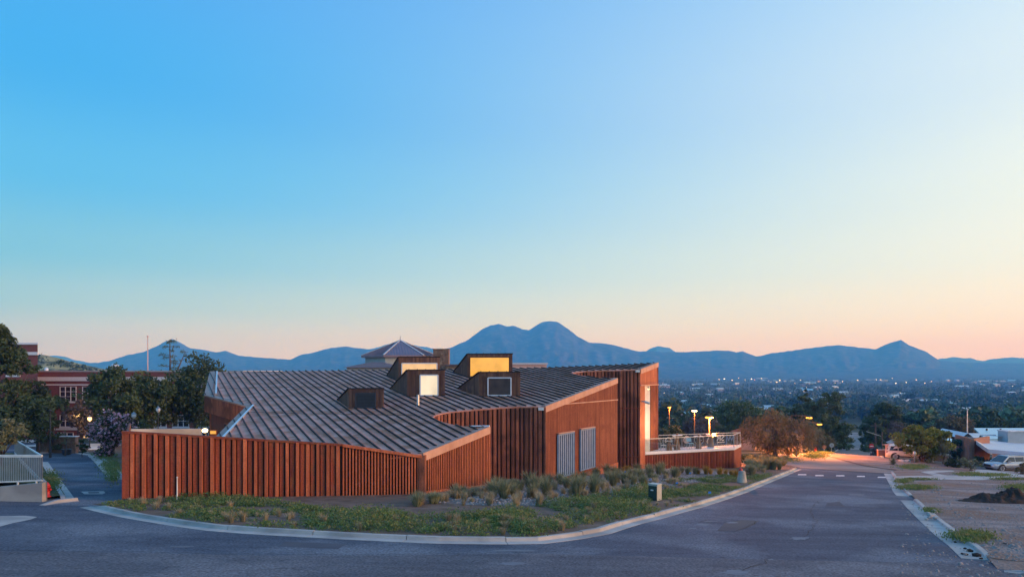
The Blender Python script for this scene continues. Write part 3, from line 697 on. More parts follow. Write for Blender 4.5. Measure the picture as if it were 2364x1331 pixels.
def cap(a, za, b, zb, h, w, m, parent):
    d = (b - a).normalized(); n = Vector((d.y, -d.x)); q = (a - n * .1, a + n * w, b + n * w, b - n * .1); zz = (za, za, zb, zb)
    q = (q[0], q[3], q[2], q[1]); zz = (za, zb, zb, za)
    return MB().hexa([(p.x, p.y, z - h) for p, z in zip(q, zz)], [(p.x, p.y, z + .03) for p, z in zip(q, zz)]).build('cap', M[m], parent)
cap(W0 - Vector((.08, .02)), zw0, W1, zw1, .07, .13, 'corten', SCR)
# return of the screen wall and the pale yard wall behind it
wall([W0 + Vector((.1, .1)), W0 + Vector((-2.8, 5.5))], lambda p: zw0 - .05, 'return_wall', 'corten_shaded', .08, 0, SCR)
YW = thing('yard_wall', 'pale concrete yard wall just behind the ribbed screen wall', 'wall', (*drop(400, 37), ))
a_, b_ = Vector(at(300, 990, 36).xy), Vector(at(462, 989, 39).xy)
MB().hexa([(p.x, p.y, gz(p.x, p.y)) for p in (a_, b_, b_ + Vector((0, .2)), a_ + Vector((0, .2)))], [(p.x, p.y, z) for p, z in zip((a_, b_, b_ + Vector((0, .2)), a_ + Vector((0, .2))), ((HY - 990) / F * 36, (HY - 989) / F * 39, (HY - 989) / F * 39, (HY - 990) / F * 36))]).build('wall_body', M['concrete'], YW)
# slatted end and slatted right flank: free slats in front of a wall coloured near-black as shade
ix = Vector((.0, .55))
wall([W1, C], lambda p: t2(p) - .04, 'inner_wall', 'corten_gap_shade', .1, .10)
ribs([W1, C], lambda p: t2(p) - .03, .147, .036, .036, .05, 'corten_lit', 'slat', .05)
cap(W1, zw1, C, zc, .10, .14, 'corten_lit', MUS)
wall([C, D], lambda p: rz(p.x, p.y) - .1, 'inner_wall', 'corten_gap_shade', .1, .12)
ribs([C, D], lambda p: rz(p.x, p.y) - .30, .150, .034, .034, .04, 'corten_lit', 'slat', .42)
for a, b, h in ((C, D, .12),):
    MB().bar((a.x, a.y, gz(a.x, a.y) + .2), (b.x, b.y, gz(b.x, b.y) + .2), .06, .12).build('base_rail', M['corten_lit'], MUS)
MB().hexa([(p.x, p.y, gzb(p.x, p.y)) for p in (C + Vector((-.14, -.16)), C + Vector((.14, -.14)), C + Vector((.18, .16)), C + Vector((-.12, .14)))],
          [(p.x, p.y, zc + .04) for p in (C + Vector((-.14, -.16)), C + Vector((.14, -.14)), C + Vector((.18, .16)), C + Vector((-.12, .14)))]).build('corner_post', M['corten_shaded'], MUS)
MB().hexa([(p.x, p.y, gzb(p.x, p.y)) for p in (D + Vector((-.05, -.06)), D + Vector((.07, -.03)), D + Vector((.06, .08)), D + Vector((-.06, .06)))],
          [(p.x, p.y, rz(D.x, D.y) - .04) for p in (D + Vector((-.05, -.06)), D + Vector((.07, -.03)), D + Vector((.06, .08)), D + Vector((-.06, .06)))]).build('corner_post', M['corten_lit'], MUS)
rt = lambda p: rz(p.x, p.y) - .07
# curved recess walls
p1 = slot1_lo[::-1]
wall([D] + slot1_lo + [cusp1], rt, 'recess_wall', 'corten_gap_shade', .1)
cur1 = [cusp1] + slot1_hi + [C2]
wall(cur1, rt, 'recess_wall', 'corten_gap_shade', .1, .02)
ribs(cur1, rt, .29, .085, .125, .08, 'corten_shaded', 'rib', .08, alt=(1, .7, 1.15, .8, 1.0), seed=3)
wall([D2] + slot2_lo + [cusp2], rt, 'recess_wall', 'corten_gap_shade', .1)
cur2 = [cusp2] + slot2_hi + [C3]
wall(cur2, rt, 'recess_wall', 'corten_gap_shade', .1, .02)
ribs(cur2, rt, .30, .085, .13, .08, 'corten_shaded', 'rib', .1, alt=(1, .75, 1.1), seed=4)
for a, b in ((slot2_hi[-1], C3),):
    n = Vector((.0, -.12))
    for z in (-3.0, -7.0):
        MB().bar((a.x, a.y - .12, z), (b.x, b.y - .12, z), .05, .06).build('seam_strip', M['corten'], MUS)
# lit right-hand flanks: finely corrugated sheet
def flank(a, b, bands, m):
    wall([a, b], lambda p: rz(p.x, p.y) - .06, 'flank_wall', m, .12, .03)
    ribs([a, b], lambda p: rz(p.x, p.y) - .34, .125, .026, .042, .026, m, 'corrugated_sheet', .05, one=True)
flank(C2, D2, None, 'corten_lit'); 
def along_flank(a, b, u):      # point of the flank seen at column u
    k = (u - CX) / F; d = b - a; t = (k * a.y - a.x) / (d.x - k * d.y); return a + d * t
d2 = (D2 - C2).normalized(); n2 = Vector((d2.y, -d2.x))
pA, pB = along_flank(C2, D2, 1290), D2
MB().bar((*(pA + n2 * .05), (HY - 933) / F * pA.y), (*(pB + n2 * .05), (HY - 922) / F * pB.y), .05, .07).build('seam_strip', M['fascia'], MUS)
for u0, u1, vt, vb in ((1284, 1321, 1003.5, 1102), (1336, 1369, 992.5, 1085)):
    qa, qb = along_flank(C2, D2, u0), along_flank(C2, D2, u1); sh = MB(); zt = (HY - vt) / F * qa.y; zb_ = (HY - vb) / F * qa.y
    sh.bar((*(qa + n2 * .12), zt), (*(qb + n2 * .15), zt + .02), .09, .09).bar((*(qa + n2 * .12), zb_), (*(qb + n2 * .15), zb_ + .02), .09, .09)
    sh.bar((*(qa + n2 * .12), zb_), (*(qa + n2 * .12), zt), .09, .09).bar((*(qb + n2 * .15), zb_), (*(qb + n2 * .15), zt), .09, .09)
    so = sh.build('shutter', M['shutter_grey'], MUS)
    w = (qb - qa); ns = 8
    for k in range(ns):
        c = qa + w * ((k + .5) / ns) + n2 * (.12 + .03 * (k + .5) / ns)
        MB().obox((c.x, c.y, (zt + zb_) / 2), (d2.x, d2.y, 0), (n2.x, n2.y, 0), (0, 0, 1), w.length / ns * .30, .035, (zt - zb_) / 2 - .04).build('shutter_slat', M['shutter_grey'], so)
    MB().obox(((qa + qb) / 2 + n2 * .075).to_3d() + Vector((0, 0, (zt + zb_) / 2)), (d2.x, d2.y, 0), (n2.x, n2.y, 0), (0, 0, 1), w.length / 2, .03, (zt - zb_) / 2 - .05).build('reveal', M['louvre'], so)
    MB().bar((*(qa + n2 * .08), zt + .10), (*(qb + n2 * .08), zt + .10), .26, .05).build('shutter_cap', M['fascia'], so)
# the skirt below the flank
qa, qb = along_flank(C2, D2, 1368), D2
MB().hexa([(p.x, p.y, gzb(p.x, p.y)) for p in (qa + n2 * .04, qb + n2 * .05, qb - n2 * .1, qa - n2 * .1)][::1], [(p.x, p.y, z) for p, z in zip((qa + n2 * .09, qb + n2 * .09, qb - n2 * .1, qa - n2 * .1), ((HY - 1086) / F * qa.y, (HY - 1066) / F * qb.y, (HY - 1066) / F * qb.y, (HY - 1086) / F * qa.y))]).build('skirt', M['corten_lit'], MUS)
# gutter ends
for p in (C2, C3):
    MB().box(p.x - .42, p.y - .30, rz(p.x, p.y) - .22, p.x - .08, p.y - .05, rz(p.x, p.y) - .04).build('gutter_end', M['flashing'], MUS)
# end tower flank with tall recess
d3 = (E3 - C3).normalized(); n3 = Vector((d3.y, -d3.x)); L3_ = (E3 - C3).length
zs = (HY - 889) / F * C3.y
pil = C3 + d3 * (L3_ * .26); fin = C3 + d3 * (L3_ * .93)
def quadwall(a, b, z0a, z1f, name, m, th=.2, off=0.0):
    n = n3; q = (a + n * off, b + n * off, b + n * (off - th), a + n * (off - th))
    return MB().hexa([(p.x, p.y, z0a(p) if callable(z0a) else z0a) for p in q], [(p.x, p.y, z1f(p) if callable(z1f) else z1f) for p in q]).build(name, M[m], MUS)
gb = lambda p: gzb(p.x, p.y)
quadwall(C3, E3, zs, rt, 'tower_band', 'corten_lit', .25)
quadwall(C3, pil, gb, zs - .02, 'tower_pier', 'corten_lit', .25, -.003)
quadwall(fin, E3, gb, zs - .02, 'tower_pier', 'corten_lit', .25, -.003)
MB().bar((*(C3 + n3 * .05), zs), (*(E3 + n3 * .05), zs), .09, .08).build('seam_strip', M['fascia'], MUS)
mid = C3 + d3 * (L3_ * .60)
quadwall(pil - d3 * .05, mid, gb, zs - .02, 'pale_panel', 'plaster_white', .1, -.10)
quadwall(mid, fin + d3 * .05, gb, zs - .02, 'recess_back', 'corten_gap_shade', .1, -.13)
for k in range(5):
    c = mid + d3 * ((fin - mid).length * (k + .5) / 5) - n3 * .08
    MB().obox((c.x, c.y, (zs + gz(c.x, c.y)) / 2), (d3.x, d3.y, 0), (n3.x, n3.y, 0), (0, 0, 1), .055, .035, (zs - gz(c.x, c.y)) / 2 - .05).build('tower_slat', M['corten_lit'], MUS)
# back and left-hand walls, the entrance under the left eave
wall([E3] + back, rt, 'back_wall', 'corten_shaded', .12)
wall([back[-1] + Vector((.3, -.2)), L1 + Vector((.3, .2))], rt, 'side_wall', 'corten_shaded', .12)
dl = (L2 - L1).normalized(); nl = Vector((dl.y, -dl.x)); il = -nl
def band(a, b, zt, zb2, name, m, th=.15, off=0.0):
    d = (b - a).normalized(); n = Vector((d.y, -d.x)); q = (a - n * off, b - n * off, b - n * (off + th), a - n * (off + th))
    return MB().hexa([(p.x, p.y, zb2(p) if callable(zb2) else zb2) for p in q], [(p.x, p.y, zt(p)) for p in q]).build(name, M[m], MUS)
Lx = L2 + (L2 - L1).normalized() * 2.6
band(L1, Lx, rt, lambda p: rz(p.x, p.y) - 1.25, 'eave_band', 'corten_shaded')
ribs([L1, L2], lambda p: rz(p.x, p.y) - .10, .16, .03, .045, .04, 'corten_shaded', 'eave_ribs', .1, one=True, zb=lambda p: rz(p.x, p.y) - 1.22)
band(L1, Lx, lambda p: rz(p.x, p.y) - 1.2, lambda p: gzb(p.x, p.y), 'entrance_wall', 'corten', .15, .45)
we = L1 + dl * 3.1
MB().obox((we.x - nl.x * .40, we.y - nl.y * .40, rz(we.x, we.y) - 2.25), (dl.x, dl.y, 0), (nl.x, nl.y, 0), (0, 0, 1), .26, .06, .45).build('entrance_window', M['pane_dark'], MUS)
MB().obox((we.x - nl.x * .42, we.y - nl.y * .42, rz(we.x, we.y) - 2.25), (dl.x, dl.y, 0), (nl.x, nl.y, 0), (0, 0, 1), .34, .05, .53).build('window_frame', M['corten_lit'], MUS)
wall([L2 + Vector((.3, 0)), L3b + Vector((.3, 0))], lambda p: rz(p.x, p.y) - .07, 'side_wall', 'corten_shaded', .12)
# vent pipe
vp = on_roof(965, 937); MB().tube([rp3(vp, -.05), rp3(vp, .75)], .085, 12).build('vent_pipe', M['flashing'], MUS)

# ---- roof boxes
def dormer(bl, br, h_px, win, wmat, back_px, wf='frame_white', louv=False, lab=None):
    A, B = on_roof(*bl), on_roof(*br); hA = h_px / F * A.y
    root = MUS
    a0, b0 = rp3(A, -.05), rp3(B, -.05); a1 = rp3(A, hA); b1 = Vector((B.x, B.y, a1.z + .02))
    ap = on_roof(*back_px); bl_len = (ap - A).length; bp = B + (ap - A)
    ap3, bp3 = rp3(ap, -.02), rp3(bp, -.02)
    fd = (B - A).normalized(); fn = Vector((fd.y, -fd.x)); f3 = Vector((fn.x, fn.y, 0)); d3_ = Vector((fd.x, fd.y, 0))
    mb = MB(); mb.add([a0, b0, b1, a1, ap3, bp3], [(0, 1, 2, 3), (3, 2, 5, 4), (0, 3, 4), (1, 5, 2), (0, 4, 5, 1)])
    body = mb.build('roof_box', M['corten_dormer'], root)
    if lab: body['label'] = lab
    # roof sheet with seams, a little larger than the box
    up = Vector((0, 0, .05)); o = f3 * .06
    e1_, e2_, e3_, e4_ = a1 + o - d3_ * .06, b1 + o + d3_ * .06, bp3 + d3_ * .06, ap3 - d3_ * .06
    MB().add([e1_, e2_, e3_, e4_, e1_ + up, e2_ + up, e3_ + up, e4_ + up], [(0, 1, 2, 3), (4, 5, 6, 7), (0, 1, 5, 4), (1, 2, 6, 5), (2, 3, 7, 6), (3, 0, 4, 7)]).build('box_roof', M['roof_seam'], body)
    Wd = (B - A).length
    # board joints
    brd = MB(); nb = max(6, int(Wd / .28))
    for k in range(nb):
        c = A + fd * (Wd * (k + .5) / nb); brd.obox((c.x + fn.x * .012, c.y + fn.y * .012, (rz(A.x, A.y) + a1.z) / 2 + .01), d3_, f3, (0, 0, 1), Wd / nb * .43, .014, hA / 2 - .03)
    o_ = brd.build('cladding', M['corten_dormer'], body); o_['kind'] = 'stuff'
    for k in range(int(Wd / .6) + 1):
        c = A + fd * (.15 + .6 * k)
        if (c - A).length > Wd: break
        bk = c + (ap - A)
        MB().bar((c.x + fn.x * .05, c.y + fn.y * .05, a1.z + .07), tuple(rp3(bk, .04)), .035, .06).build('box_seam', M['roof_seam'], body)
    u0, v0, u1, v1 = win
    def wp(u, v):
        k = (u - CX) / F; t = (k * A.y - A.x) / ((B - A).x - k * (B - A).y); p = A + (B - A) * t; return Vector((p.x, p.y, (HY - v) / F * p.y))
    q = [wp(u0, v1), wp(u1, v1), wp(u1, v0), wp(u0, v0)]
    fr = MB(); q2 = [x + f3 * .045 for x in q]
    t = .10
    for i in range(4): fr.bar(q2[i], q2[(i + 1) % 4], .08, t, up=f3)
    fo = fr.build('window_frame' if not louv else 'louvre_frame', M[wf], body)
    pane = [x + f3 * .036 for x in q]; pb = [x + f3 * .02 for x in q]
    if louv:
        MB().hexa(pb, pane).build('louvre_back', M['plastic_black'], body)
        hgt = (q[3] - q[0]).length; nsl = 10
        for k in range(nsl):
            z = (k + .5) / nsl; l = q[0].lerp(q[3], z) + f3 * .05; r_ = q[1].lerp(q[2], z) + f3 * .05
            MB().bar(l, r_, .05, hgt / nsl * .55).build('louvre_blade', M['louvre'], body)
    else:
        MB().add(pane + pb, [(0, 1, 2, 3), (7, 6, 5, 4), (0, 1, 5, 4), (1, 2, 6, 5), (2, 3, 7, 6), (3, 0, 4, 7)]).build('pane', M[wmat], body)
    return body
dormer((805, 941.5), (886, 941), 45, (822.5, 907, 867.5, 940), None, (779, 922), 'louvre', True, 'roof box with dark louvre')
dormer((937, 872), (1014, 869), 47, (929, 838, 1009, 868), 'win_peach', (897, 866), lab='roof box with peach-lit window') if False else None
dormer((920, 876), (1015, 872), 52, (928, 838, 1009, 874), 'win_peach', (893, 866.5), lab='roof box with peach-lit window')
dormer((940, 915), (1027, 913), 61, (970.5, 865, 1011.5, 912), 'win_cream', (900, 897), lab='roof box with bright cream window')
dormer((1079, 870), (1183, 868), 53, (1085, 824, 1176, 868.5), 'win_orange', (1045, 860), 'corten_dormer', lab='roof box with orange-lit window')
dormer((1106, 915), (1201, 914), 56, (1127, 871.5, 1180, 912), 'pane_dusk', (1056, 897), lab='roof box with unlit window')

# ---- terrace
zd = -6.79
T0 = Vector(at(1489, 1044, 57.5).xy); T1 = Vector(at(1695, 1033, zd * F / (HY - 1033)).xy); T2 = Vector(at(1709.5, 1026, zd * F / (HY - 1026)).xy); T3 = Vector(at(1518, 1030, 60.8).xy)
TER = thing('terrace', 'raised pale terrace on ribbed steel base with glass balustrade', 'terrace', (T1.x, T1.y, gz(T1.x, T1.y) + .1))
tl = lambda p: zd - .22
wall([T0, T1], tl, 'base_wall', 'corten_gap_shade', .12, .02, TER); wall([T1, T2], tl, 'base_wall', 'corten_lit', .12, .02, TER); wall([T2, T3], tl, 'base_wall', 'corten_shaded', .12, .02, TER)
ribs([T0, T1], tl, .165, .036, .05, .06, 'corten', 'rib', .06, parent=TER, alt=(1, 1.3, .9), seed=7)
ribs([T1, T2], tl, .14, .03, .042, .03, 'corten_lit', 'corrugated_sheet', .06, one=True, parent=TER)
poly = [T0, T1, T2, T3, Vector((C3.x + .3, C3.y + 1))]
mb = MB(); n_ = len(poly)
mb.v = [(p.x, p.y, zd - .2) for p in poly] + [(p.x, p.y, zd) for p in poly]; mb.f = [tuple(range(n_))[::-1], tuple(range(n_, 2 * n_))] + [(i, (i + 1) % n_, n_ + (i + 1) % n_, n_ + i) for i in range(n_)]
mb.build('deck', M['concrete_white'], TER)
MB().bar((*T0, zd - .05), (*(T1 + Vector((.02, -.02))), zd - .05), .12, .20).build('deck_edge', M['frame_white'], TER)
MB().bar((*T1, zd - .05), (*T2, zd - .05), .12, .20).build('deck_edge', M['frame_white'], TER)
hr = 1.15
def glass_run(a, b, npan, i0=.04):
    d = (b - a)
    MB().bar((*(a), zd + hr), (*(b), zd + hr), .07, .05).build('handrail', M['metal_galv'], TER)
    for k in range(npan):
        p, q = a + d * ((k + .02) / npan), a + d * ((k + .98) / npan)
        MB().bar((*p, zd + .05 + (hr - .1) / 2), (*q, zd + .05 + (hr - .1) / 2), .015, hr - .12).build('glass_panel', M['glass_rail'], TER)
    for k in range(npan + 1):
        p = a + d * (k / npan); MB().bar((*p, zd), (*p, zd + hr - .03), .03, .03).build('baluster', M['metal_galv'], TER)
glass_run(T0, T1 - Vector((0, -.05)), 5); glass_run(T1 + Vector((-.02, .06)), T2, 2); glass_run(T2 - Vector((.05, 0)), T3 + Vector((.1, .1)), 6)
# cattle brands on the far balustrade, read from behind
db = (T3 - T2).normalized(); nb_ = Vector((db.y, -db.x))
def far_pt(u, z): 
    k = (u - CX) / F; d = T3 - T2; t = (k * T2.y - T2.x) / (d.x - k * d.y); p = T2 + d * t; return p
def text_part(txt, u, zc, size, m, mirror=True, extr=.012):
    cu = bpy.data.curves.new('t', 'FONT'); cu.body = txt; cu.size = size; cu.extrude = extr; cu.align_x = 'CENTER'; cu.align_y = 'CENTER'
    o = bpy.data.objects.new('t', cu); COL.objects.link(o); dg = bpy.context.evaluated_depsgraph_get(); me = bpy.data.meshes.new_from_object(o.evaluated_get(dg)); bpy.data.objects.remove(o)
    p = far_pt(u, 0); ax = -db if not mirror else db        # ax: text x axis
    o0 = TER.location
    for v in me.vertices:
        q = p + (ax * v.co.x) - nb_ * .0 + Vector((-db.y, db.x)) * 0
        v.co = Vector((q.x + nb_.x * (.03 + v.co.z) * -1, q.y + nb_.y * (.03 + v.co.z) * -1, zc + v.co.y)) - o0
    return link_mesh('brand_mark', me, M[m], TER)
zb = zd + .62
text_part('SR', 1663, zb + .08, .82, 'chair_white'); 
p, q = far_pt(1655, 0), far_pt(1673, 0); MB().bar((*p, zb - .30), (*q, zb - .30), .03, .07).build('brand_mark', M['chair_white'], TER)
text_part('C', 1584, zb, .98, 'plaster_pink', False); text_part('E', 1584.5, zb, .62, 'chair_white', False)
text_part('T', 1558, zb + .12, .8, 'chair_white', False)
def stroke(pts, w=.05, m='chair_white'):
    mb = MB()
    P3 = [Vector((*(far_pt(u, 0) - nb_ * .0), z)) for u, z in pts]
    for a, b in zip(P3, P3[1:]): mb.bar(a, b, w, w)
    mb.build('brand_mark', M[m], TER)
def ring(u, z, r, a0=0, a1=360, w=.05, m='chair_white', n=20):
    stroke([(u + math.cos(R(a0 + (a1 - a0) * i / n)) * r * 25.5, z + math.sin(R(a0 + (a1 - a0) * i / n)) * r) for i in range(n + 1)], w, m)
ring(1543, zb + .02, .27, -40, 220, .07); ring(1614, zb, .42, w=.04, m='metal_galv'); ring(1524, zb, .22, w=.03, m='metal_galv')
stroke([(1608, zb + .12), (1614, zb + .12), (1614, zb - .05), (1620, zb - .05)], .05, 'metal_galv')
stroke([(1632, zb + .32), (1634, zb + .42), (1637, zb + .40), (1637.5, zb + .22), (1634, zb + .0), (1632.5, zb - .18), (1634, zb - .32), (1638, zb - .32), (1640, zb - .2)], .08)
stroke([(1677, zb + .30), (1694, zb + .30)], .07, 'shutter_grey'); stroke([(1677, zb - .42), (1677.5, zb + .3), (1682, zb - .2), (1685.5, zb + .25), (1689, zb - .2), (1693.5, zb + .3), (1694, zb - .42)], .06, 'shutter_grey')

# ------------------------------------------------------------------ lamps that are lit in the picture
def plight(name, p, c, watt, r=.12):
    d = bpy.data.lights.new(name, 'POINT'); d.energy = watt; d.color = c; d.shadow_soft_size = r
    o = bpy.data.objects.new(name, d); COL.objects.link(o); o.location = p; return o
def street_lamp(u, v, y, label, watt, head='lamp_sodium', group=None, arm=1.0, col=(1, .27, .055), pole='metal_grey', hr=.42):
    h = at(u, v, y); bx = h.x + arm; g = gz(bx, y)
    t = thing('street_lamp', label, 'street lamp', (bx, y, g), group)
    MB().tube([(bx, y, g - .1), (bx, y, h.z + .35)], [.09, .06], 8).build('pole', M[pole], t)
    if abs(arm) > .05: MB().tube([(bx, y, h.z + .3), (h.x, y, h.z + .28)], .04, 6).build('arm', M[pole], t)
    MB().lathe((h.x, y, h.z + .10), [(.30, 0), (.26, .12), (.08, .2)], 10).build('lamp_shade', M['metal_dark'], t)
    MB().lathe((h.x, y, h.z - .12), [(.05, 0), (hr * .8, .05), (hr, .13), (hr * .8, .21)], 10).build('bulb', M[head], t)
    if watt: 
        l = plight('lamp_light', (h.x + (.4 if not arm else 0), y - (.3 if not arm else 0), h.z - .28), col, watt)
        if head == 'lamp_sodium' and arm: l.data.type = 'SPOT'; l.data.spot_size = R(156); l.data.spot_blend = .5      # hooded heads throw their light down
    return t
street_lamp(1868, 964, 85, 'lit sodium street lamp above the drooping orange-lit mesquite', 17000, arm=-2.2, pole='wood_pole')
street_lamp(1891, 979, 94, 'lit sodium street lamp beside the tall dark roadside pine', 17000, arm=-2.2, pole='wood_pole')
street_lamp(1545, 940, 112, 'lit lamp on an orange-lit pole nearest the museum tower', 1200, arm=.0, pole='wood', hr=.28)
street_lamp(1603, 948, 105, 'lit lamp with a wide bright glowing head behind the terrace', 1500, 'lamp_warm', arm=.0, pole='wood', hr=.45)
street_lamp(1637, 963, 69, 'lit lamp on a dim red pole behind the terrace tables', 8500, arm=.0, pole='wood')
def lantern_post(u, v_top, y, label, lit=False, globe=.20):
    h = at(u, v_top, y); g = gz(h.x, y) + .1; t = thing('lamp_post', label, 'lamp post', (h.x, y, g))
    MB().lathe((h.x, y, g - .05), [(.14, 0), (.14, .3), (.06, .4), (.05, h.z - g - .5)], 10).build('pole', M['metal_dark'], t)
    MB().lathe((h.x, y, h.z - .5), [(.08, 0), (globe, .18), (globe * .9, .38)], 10).build('lantern', M['lamp_globe'] if lit else M['frame_white'], t)
    MB().lathe((h.x, y, h.z - .12), [(globe * 1.1, 0), (.05, .16), (.02, .25)], 10).build('lantern_cap', M['metal_grey'], t)
    if lit: plight('lamp_light', (h.x, y - .5, h.z - .35), (1, .62, .25), 60)
lantern_post(180, 951, 74, 'lit campus lamp glowing between dark branches, left of the brighter one', True)
lantern_post(207, 960, 72, 'lit campus lamp glowing beside the pink flowering shrub', True)
lantern_post(309, 952, 60, 'unlit pale lantern post right of the pink flowering shrub')
lantern_post(365, 939, 66, 'slim unlit lantern post in front of the dark trees')
lantern_post(2192, 1000, 84, 'tall lantern post behind the yucca')
def slim_pole(u, v_top, y, label, r, m, name='flag_pole', cat='pole', v_base=None):
    h = at(u, v_top, y); g = gz(h.x, y) if v_base is None else at(u, v_base, y).z; t = thing(name, label, cat, (h.x, y, g))
    MB().tube([(h.x, y, g), (h.x, y, h.z)], [r, r * .5], 8).build('pole', M[m], t); MB().lathe((h.x, y, h.z), [(r * .8, 0), (r * 1.2, r), (r * .6, r * 2)], 8).build('finial', M[m], t)
slim_pole(116, 950, 58, 'dark straight pole before the brick wing', .10, 'metal_dark', 'post', 'post')
slim_pole(341, 778, 112, 'thin pale mast above the campus trees', .14, 'plaster_pink', 'mast', 'mast')
slim_pole(2233, 946, 98, 'grey flag pole rising over the brick hall', .12, 'metal_galv')
slim_pole(409, 1103, W0.lerp(W1, .2).y - 1.0, 'short white plastic marker pole in the weeds by the ribbed wall', .035, 'white_paint', 'marker_pole', 'marker')
# entrance light at the left eave and an added lamp for the doorway light by the tower
lp = at(473, 993, 43); t = thing('entrance_lamp', 'glaring warm lamp at the museum entrance under the left eave', 'lamp', lp)
MB().tube([(lp.x, lp.y + .1, gz(lp.x, lp.y)), (lp.x, lp.y + .1, lp.z)], .04, 8).build('pole', M['metal_dark'], t)
MB().lathe(lp, [(.05, -.12), (.15, -.08), (.17, 0), (.15, .08), (.05, .12)], 12).build('bulb', M['lamp_warm'], t); plight('lamp_light', lp + Vector((.4, .25, .1)), (1, .6, .25), 240)
lp = at(490, 996, 46); t = thing('lit_patch_box', 'added glowing box for the orange lit patch beside the entrance lamp', 'light', lp)
MB().box(lp.x - .15, lp.y, lp.z - .14, lp.x + .2, lp.y + .12, lp.z + .06).build('lit_face', M['win_orange'], t); MB().box(lp.x - .2, lp.y + .125, gz(lp.x, lp.y), lp.x + .25, lp.y + .25, lp.z + .1).build('housing', M['corten_shaded'], t)  # lit patch made as a glowing face on an added box
lq = pil + n3 * .2 + d3 * .25; t = thing('doorway_fill_lamp', 'added warm lamp for the doorway light at the museum tower', 'lamp', (lq.x, lq.y, zs - .35))
MB().lathe((lq.x, lq.y, zs - .3), [(.05, 0), (.08, .1), (.08, .2)], 10).build('housing', M['metal_galv'], t); MB().lathe((lq.x, lq.y, zs - .36), [(.04, 0), (.06, .05)], 10).build('bulb', M['lamp_warm'], t)
plight('lamp_light', (lq.x + n3.x * 1.3, lq.y + n3.y * 1.3, zd + 2.2), (1, .62, .36), 170, .2)  # added fill, set off the fixture to warm terrace and pale panel
cm = C3 + n3 * .25 + d3 * .35; t = thing('wall_camera', 'small silver security camera on the tower pier', 'camera', (cm.x, cm.y, (HY - 930) / F * C3.y))
MB().bar((C3.x + d3.x * .3, C3.y + d3.y * .3, (HY - 926) / F * C3.y), (cm.x, cm.y, (HY - 926) / F * C3.y), .1).build('bracket', M['metal_galv'], t); MB().tube([(cm.x, cm.y, (HY - 927) / F * C3.y), (cm.x + .4, cm.y - .1, (HY - 931) / F * C3.y)], .1, 10).build('housing', M['metal_galv'], t)

# ------------------------------------------------------------------ terrace furniture
def cone_table(u, v0, v1, y, w, label):
    b = at(u, v1, y); zt = (HY - v0) / F * y; h = zt - zd; t = thing('cone_table', label, 'table', (b.x, y, zd), 'cone-legged tables on the terrace')
    MB().lathe((b.x, y, zd), [(.30, 0), (.27, .08), (.13, h - .08), (.13, h - .02)], 14).build('pedestal', M['wood'], t); MB().lathe((b.x, y, zt - .02), [(w, 0), (w, .05)], 18).build('table_top', M['chair_white'], t)
    MB().lathe((b.x, y, zt + .03), [(.10, 0), (.10, .12), (.03, .16)], 10).build('table_lamp', M['wood'], t)
cone_table(1563, 1004, 1034, 59.7, .46, 'tall cone-legged table with round white top nearest the tower slats'); cone_table(1613, 1006.5, 1034, 60.6, .45, 'tall cone-legged table before the ring-shaped brand')
cone_table(1641, 1002.5, 1031, 62.0, .45, 'tall cone-legged table at the far balustrade behind the S-shaped brand'); cone_table(1545, 1017.5, 1036, 59.2, .30, 'low cone-legged table with small white top')
def chair(u, y, m, rz_, label):
    x = (u - CX) / F * y; t = thing('chair', label, 'chair', (x, y, zd), 'chairs on the terrace'); s = .22; H = .46
    def P(a, b, z): c, s_ = math.cos(rz_), math.sin(rz_); return (x + a * c - b * s_, y + a * s_ + b * c, zd + z)
    MB().hexa([P(-s, -s, H), P(s, -s, H), P(s, s, H), P(-s, s, H)], [P(-s, -s, H + .04), P(s, -s, H + .04), P(s, s, H + .04), P(-s, s, H + .04)]).build('seat', M[m], t)
    for a, b in ((-1, -1), (1, -1), (1, 1), (-1, 1)): MB().bar(P(a * s * 1.1, b * s * 1.1, 0), P(a * s * .9, b * s * .9, H), .03).build('leg', M['metal_galv'], t)
    MB().hexa([P(-s, s, H + .15), P(s, s, H + .15), P(s, s + .03, H + .15), P(-s, s + .03, H + .15)], [P(-s, s + .06, H + .48), P(s, s + .06, H + .48), P(s, s + .09, H + .48), P(-s, s + .09, H + .48)]).build('backrest', M[m], t)
    for a in (-1, 1): MB().bar(P(a * s, s, H), P(a * s, s + .07, H + .48), .03).build('back_post', M['metal_galv'], t)
chair(1594, 60.4, 'roof_blue', .3, 'blue terrace chair beside the C-shaped brand'); chair(1531, 59.0, 'chair_white', 1.5, 'white terrace chair beside the low table'); chair(1554, 58.8, 'wood', -1.2, 'brown terrace chair between two tables')

# ------------------------------------------------------------------ buildings behind: windows are built
def window(parent, x0, x1, z0, z1, y, nx, nz, fm='frame_white', pm='pane_dark', d=.08):
    f = MB().box(x0 - .1, y - d, z0 - .22, x1 + .1, y + .02, z0 - .03).build('window', M[fm], parent)      # sill carries the rest
    fr = MB()
    for k in range(nx + 1):
        x = x0 + (x1 - x0) * k / nx; fr.box(x - .045, y - d * .9, z0 - .028, x + .045, y - .01, z1 + .03)
    fr.build('mullion', M[fm], f)
    tr = MB()
    for k in range(nz + 1):
        z = z0 + (z1 - z0) * k / nz; tr.box(x0 + .047, y - d * .8, z - .03, x1 - .047, y - .012, z + .03)
    tr.build('transom', M[fm], f)
    for i in range(nx):
        for j in range(nz):
            a, b = x0 + (x1 - x0) * i / nx, x0 + (x1 - x0) * (i + 1) / nx; c, e = z0 + (z1 - z0) * j / nz, z0 + (z1 - z0) * (j + 1) / nz
            MB().box(a + .05, y - .02, c + .035, b - .05, y - .006, e - .035).build('pane', M[pm], f)
    return f
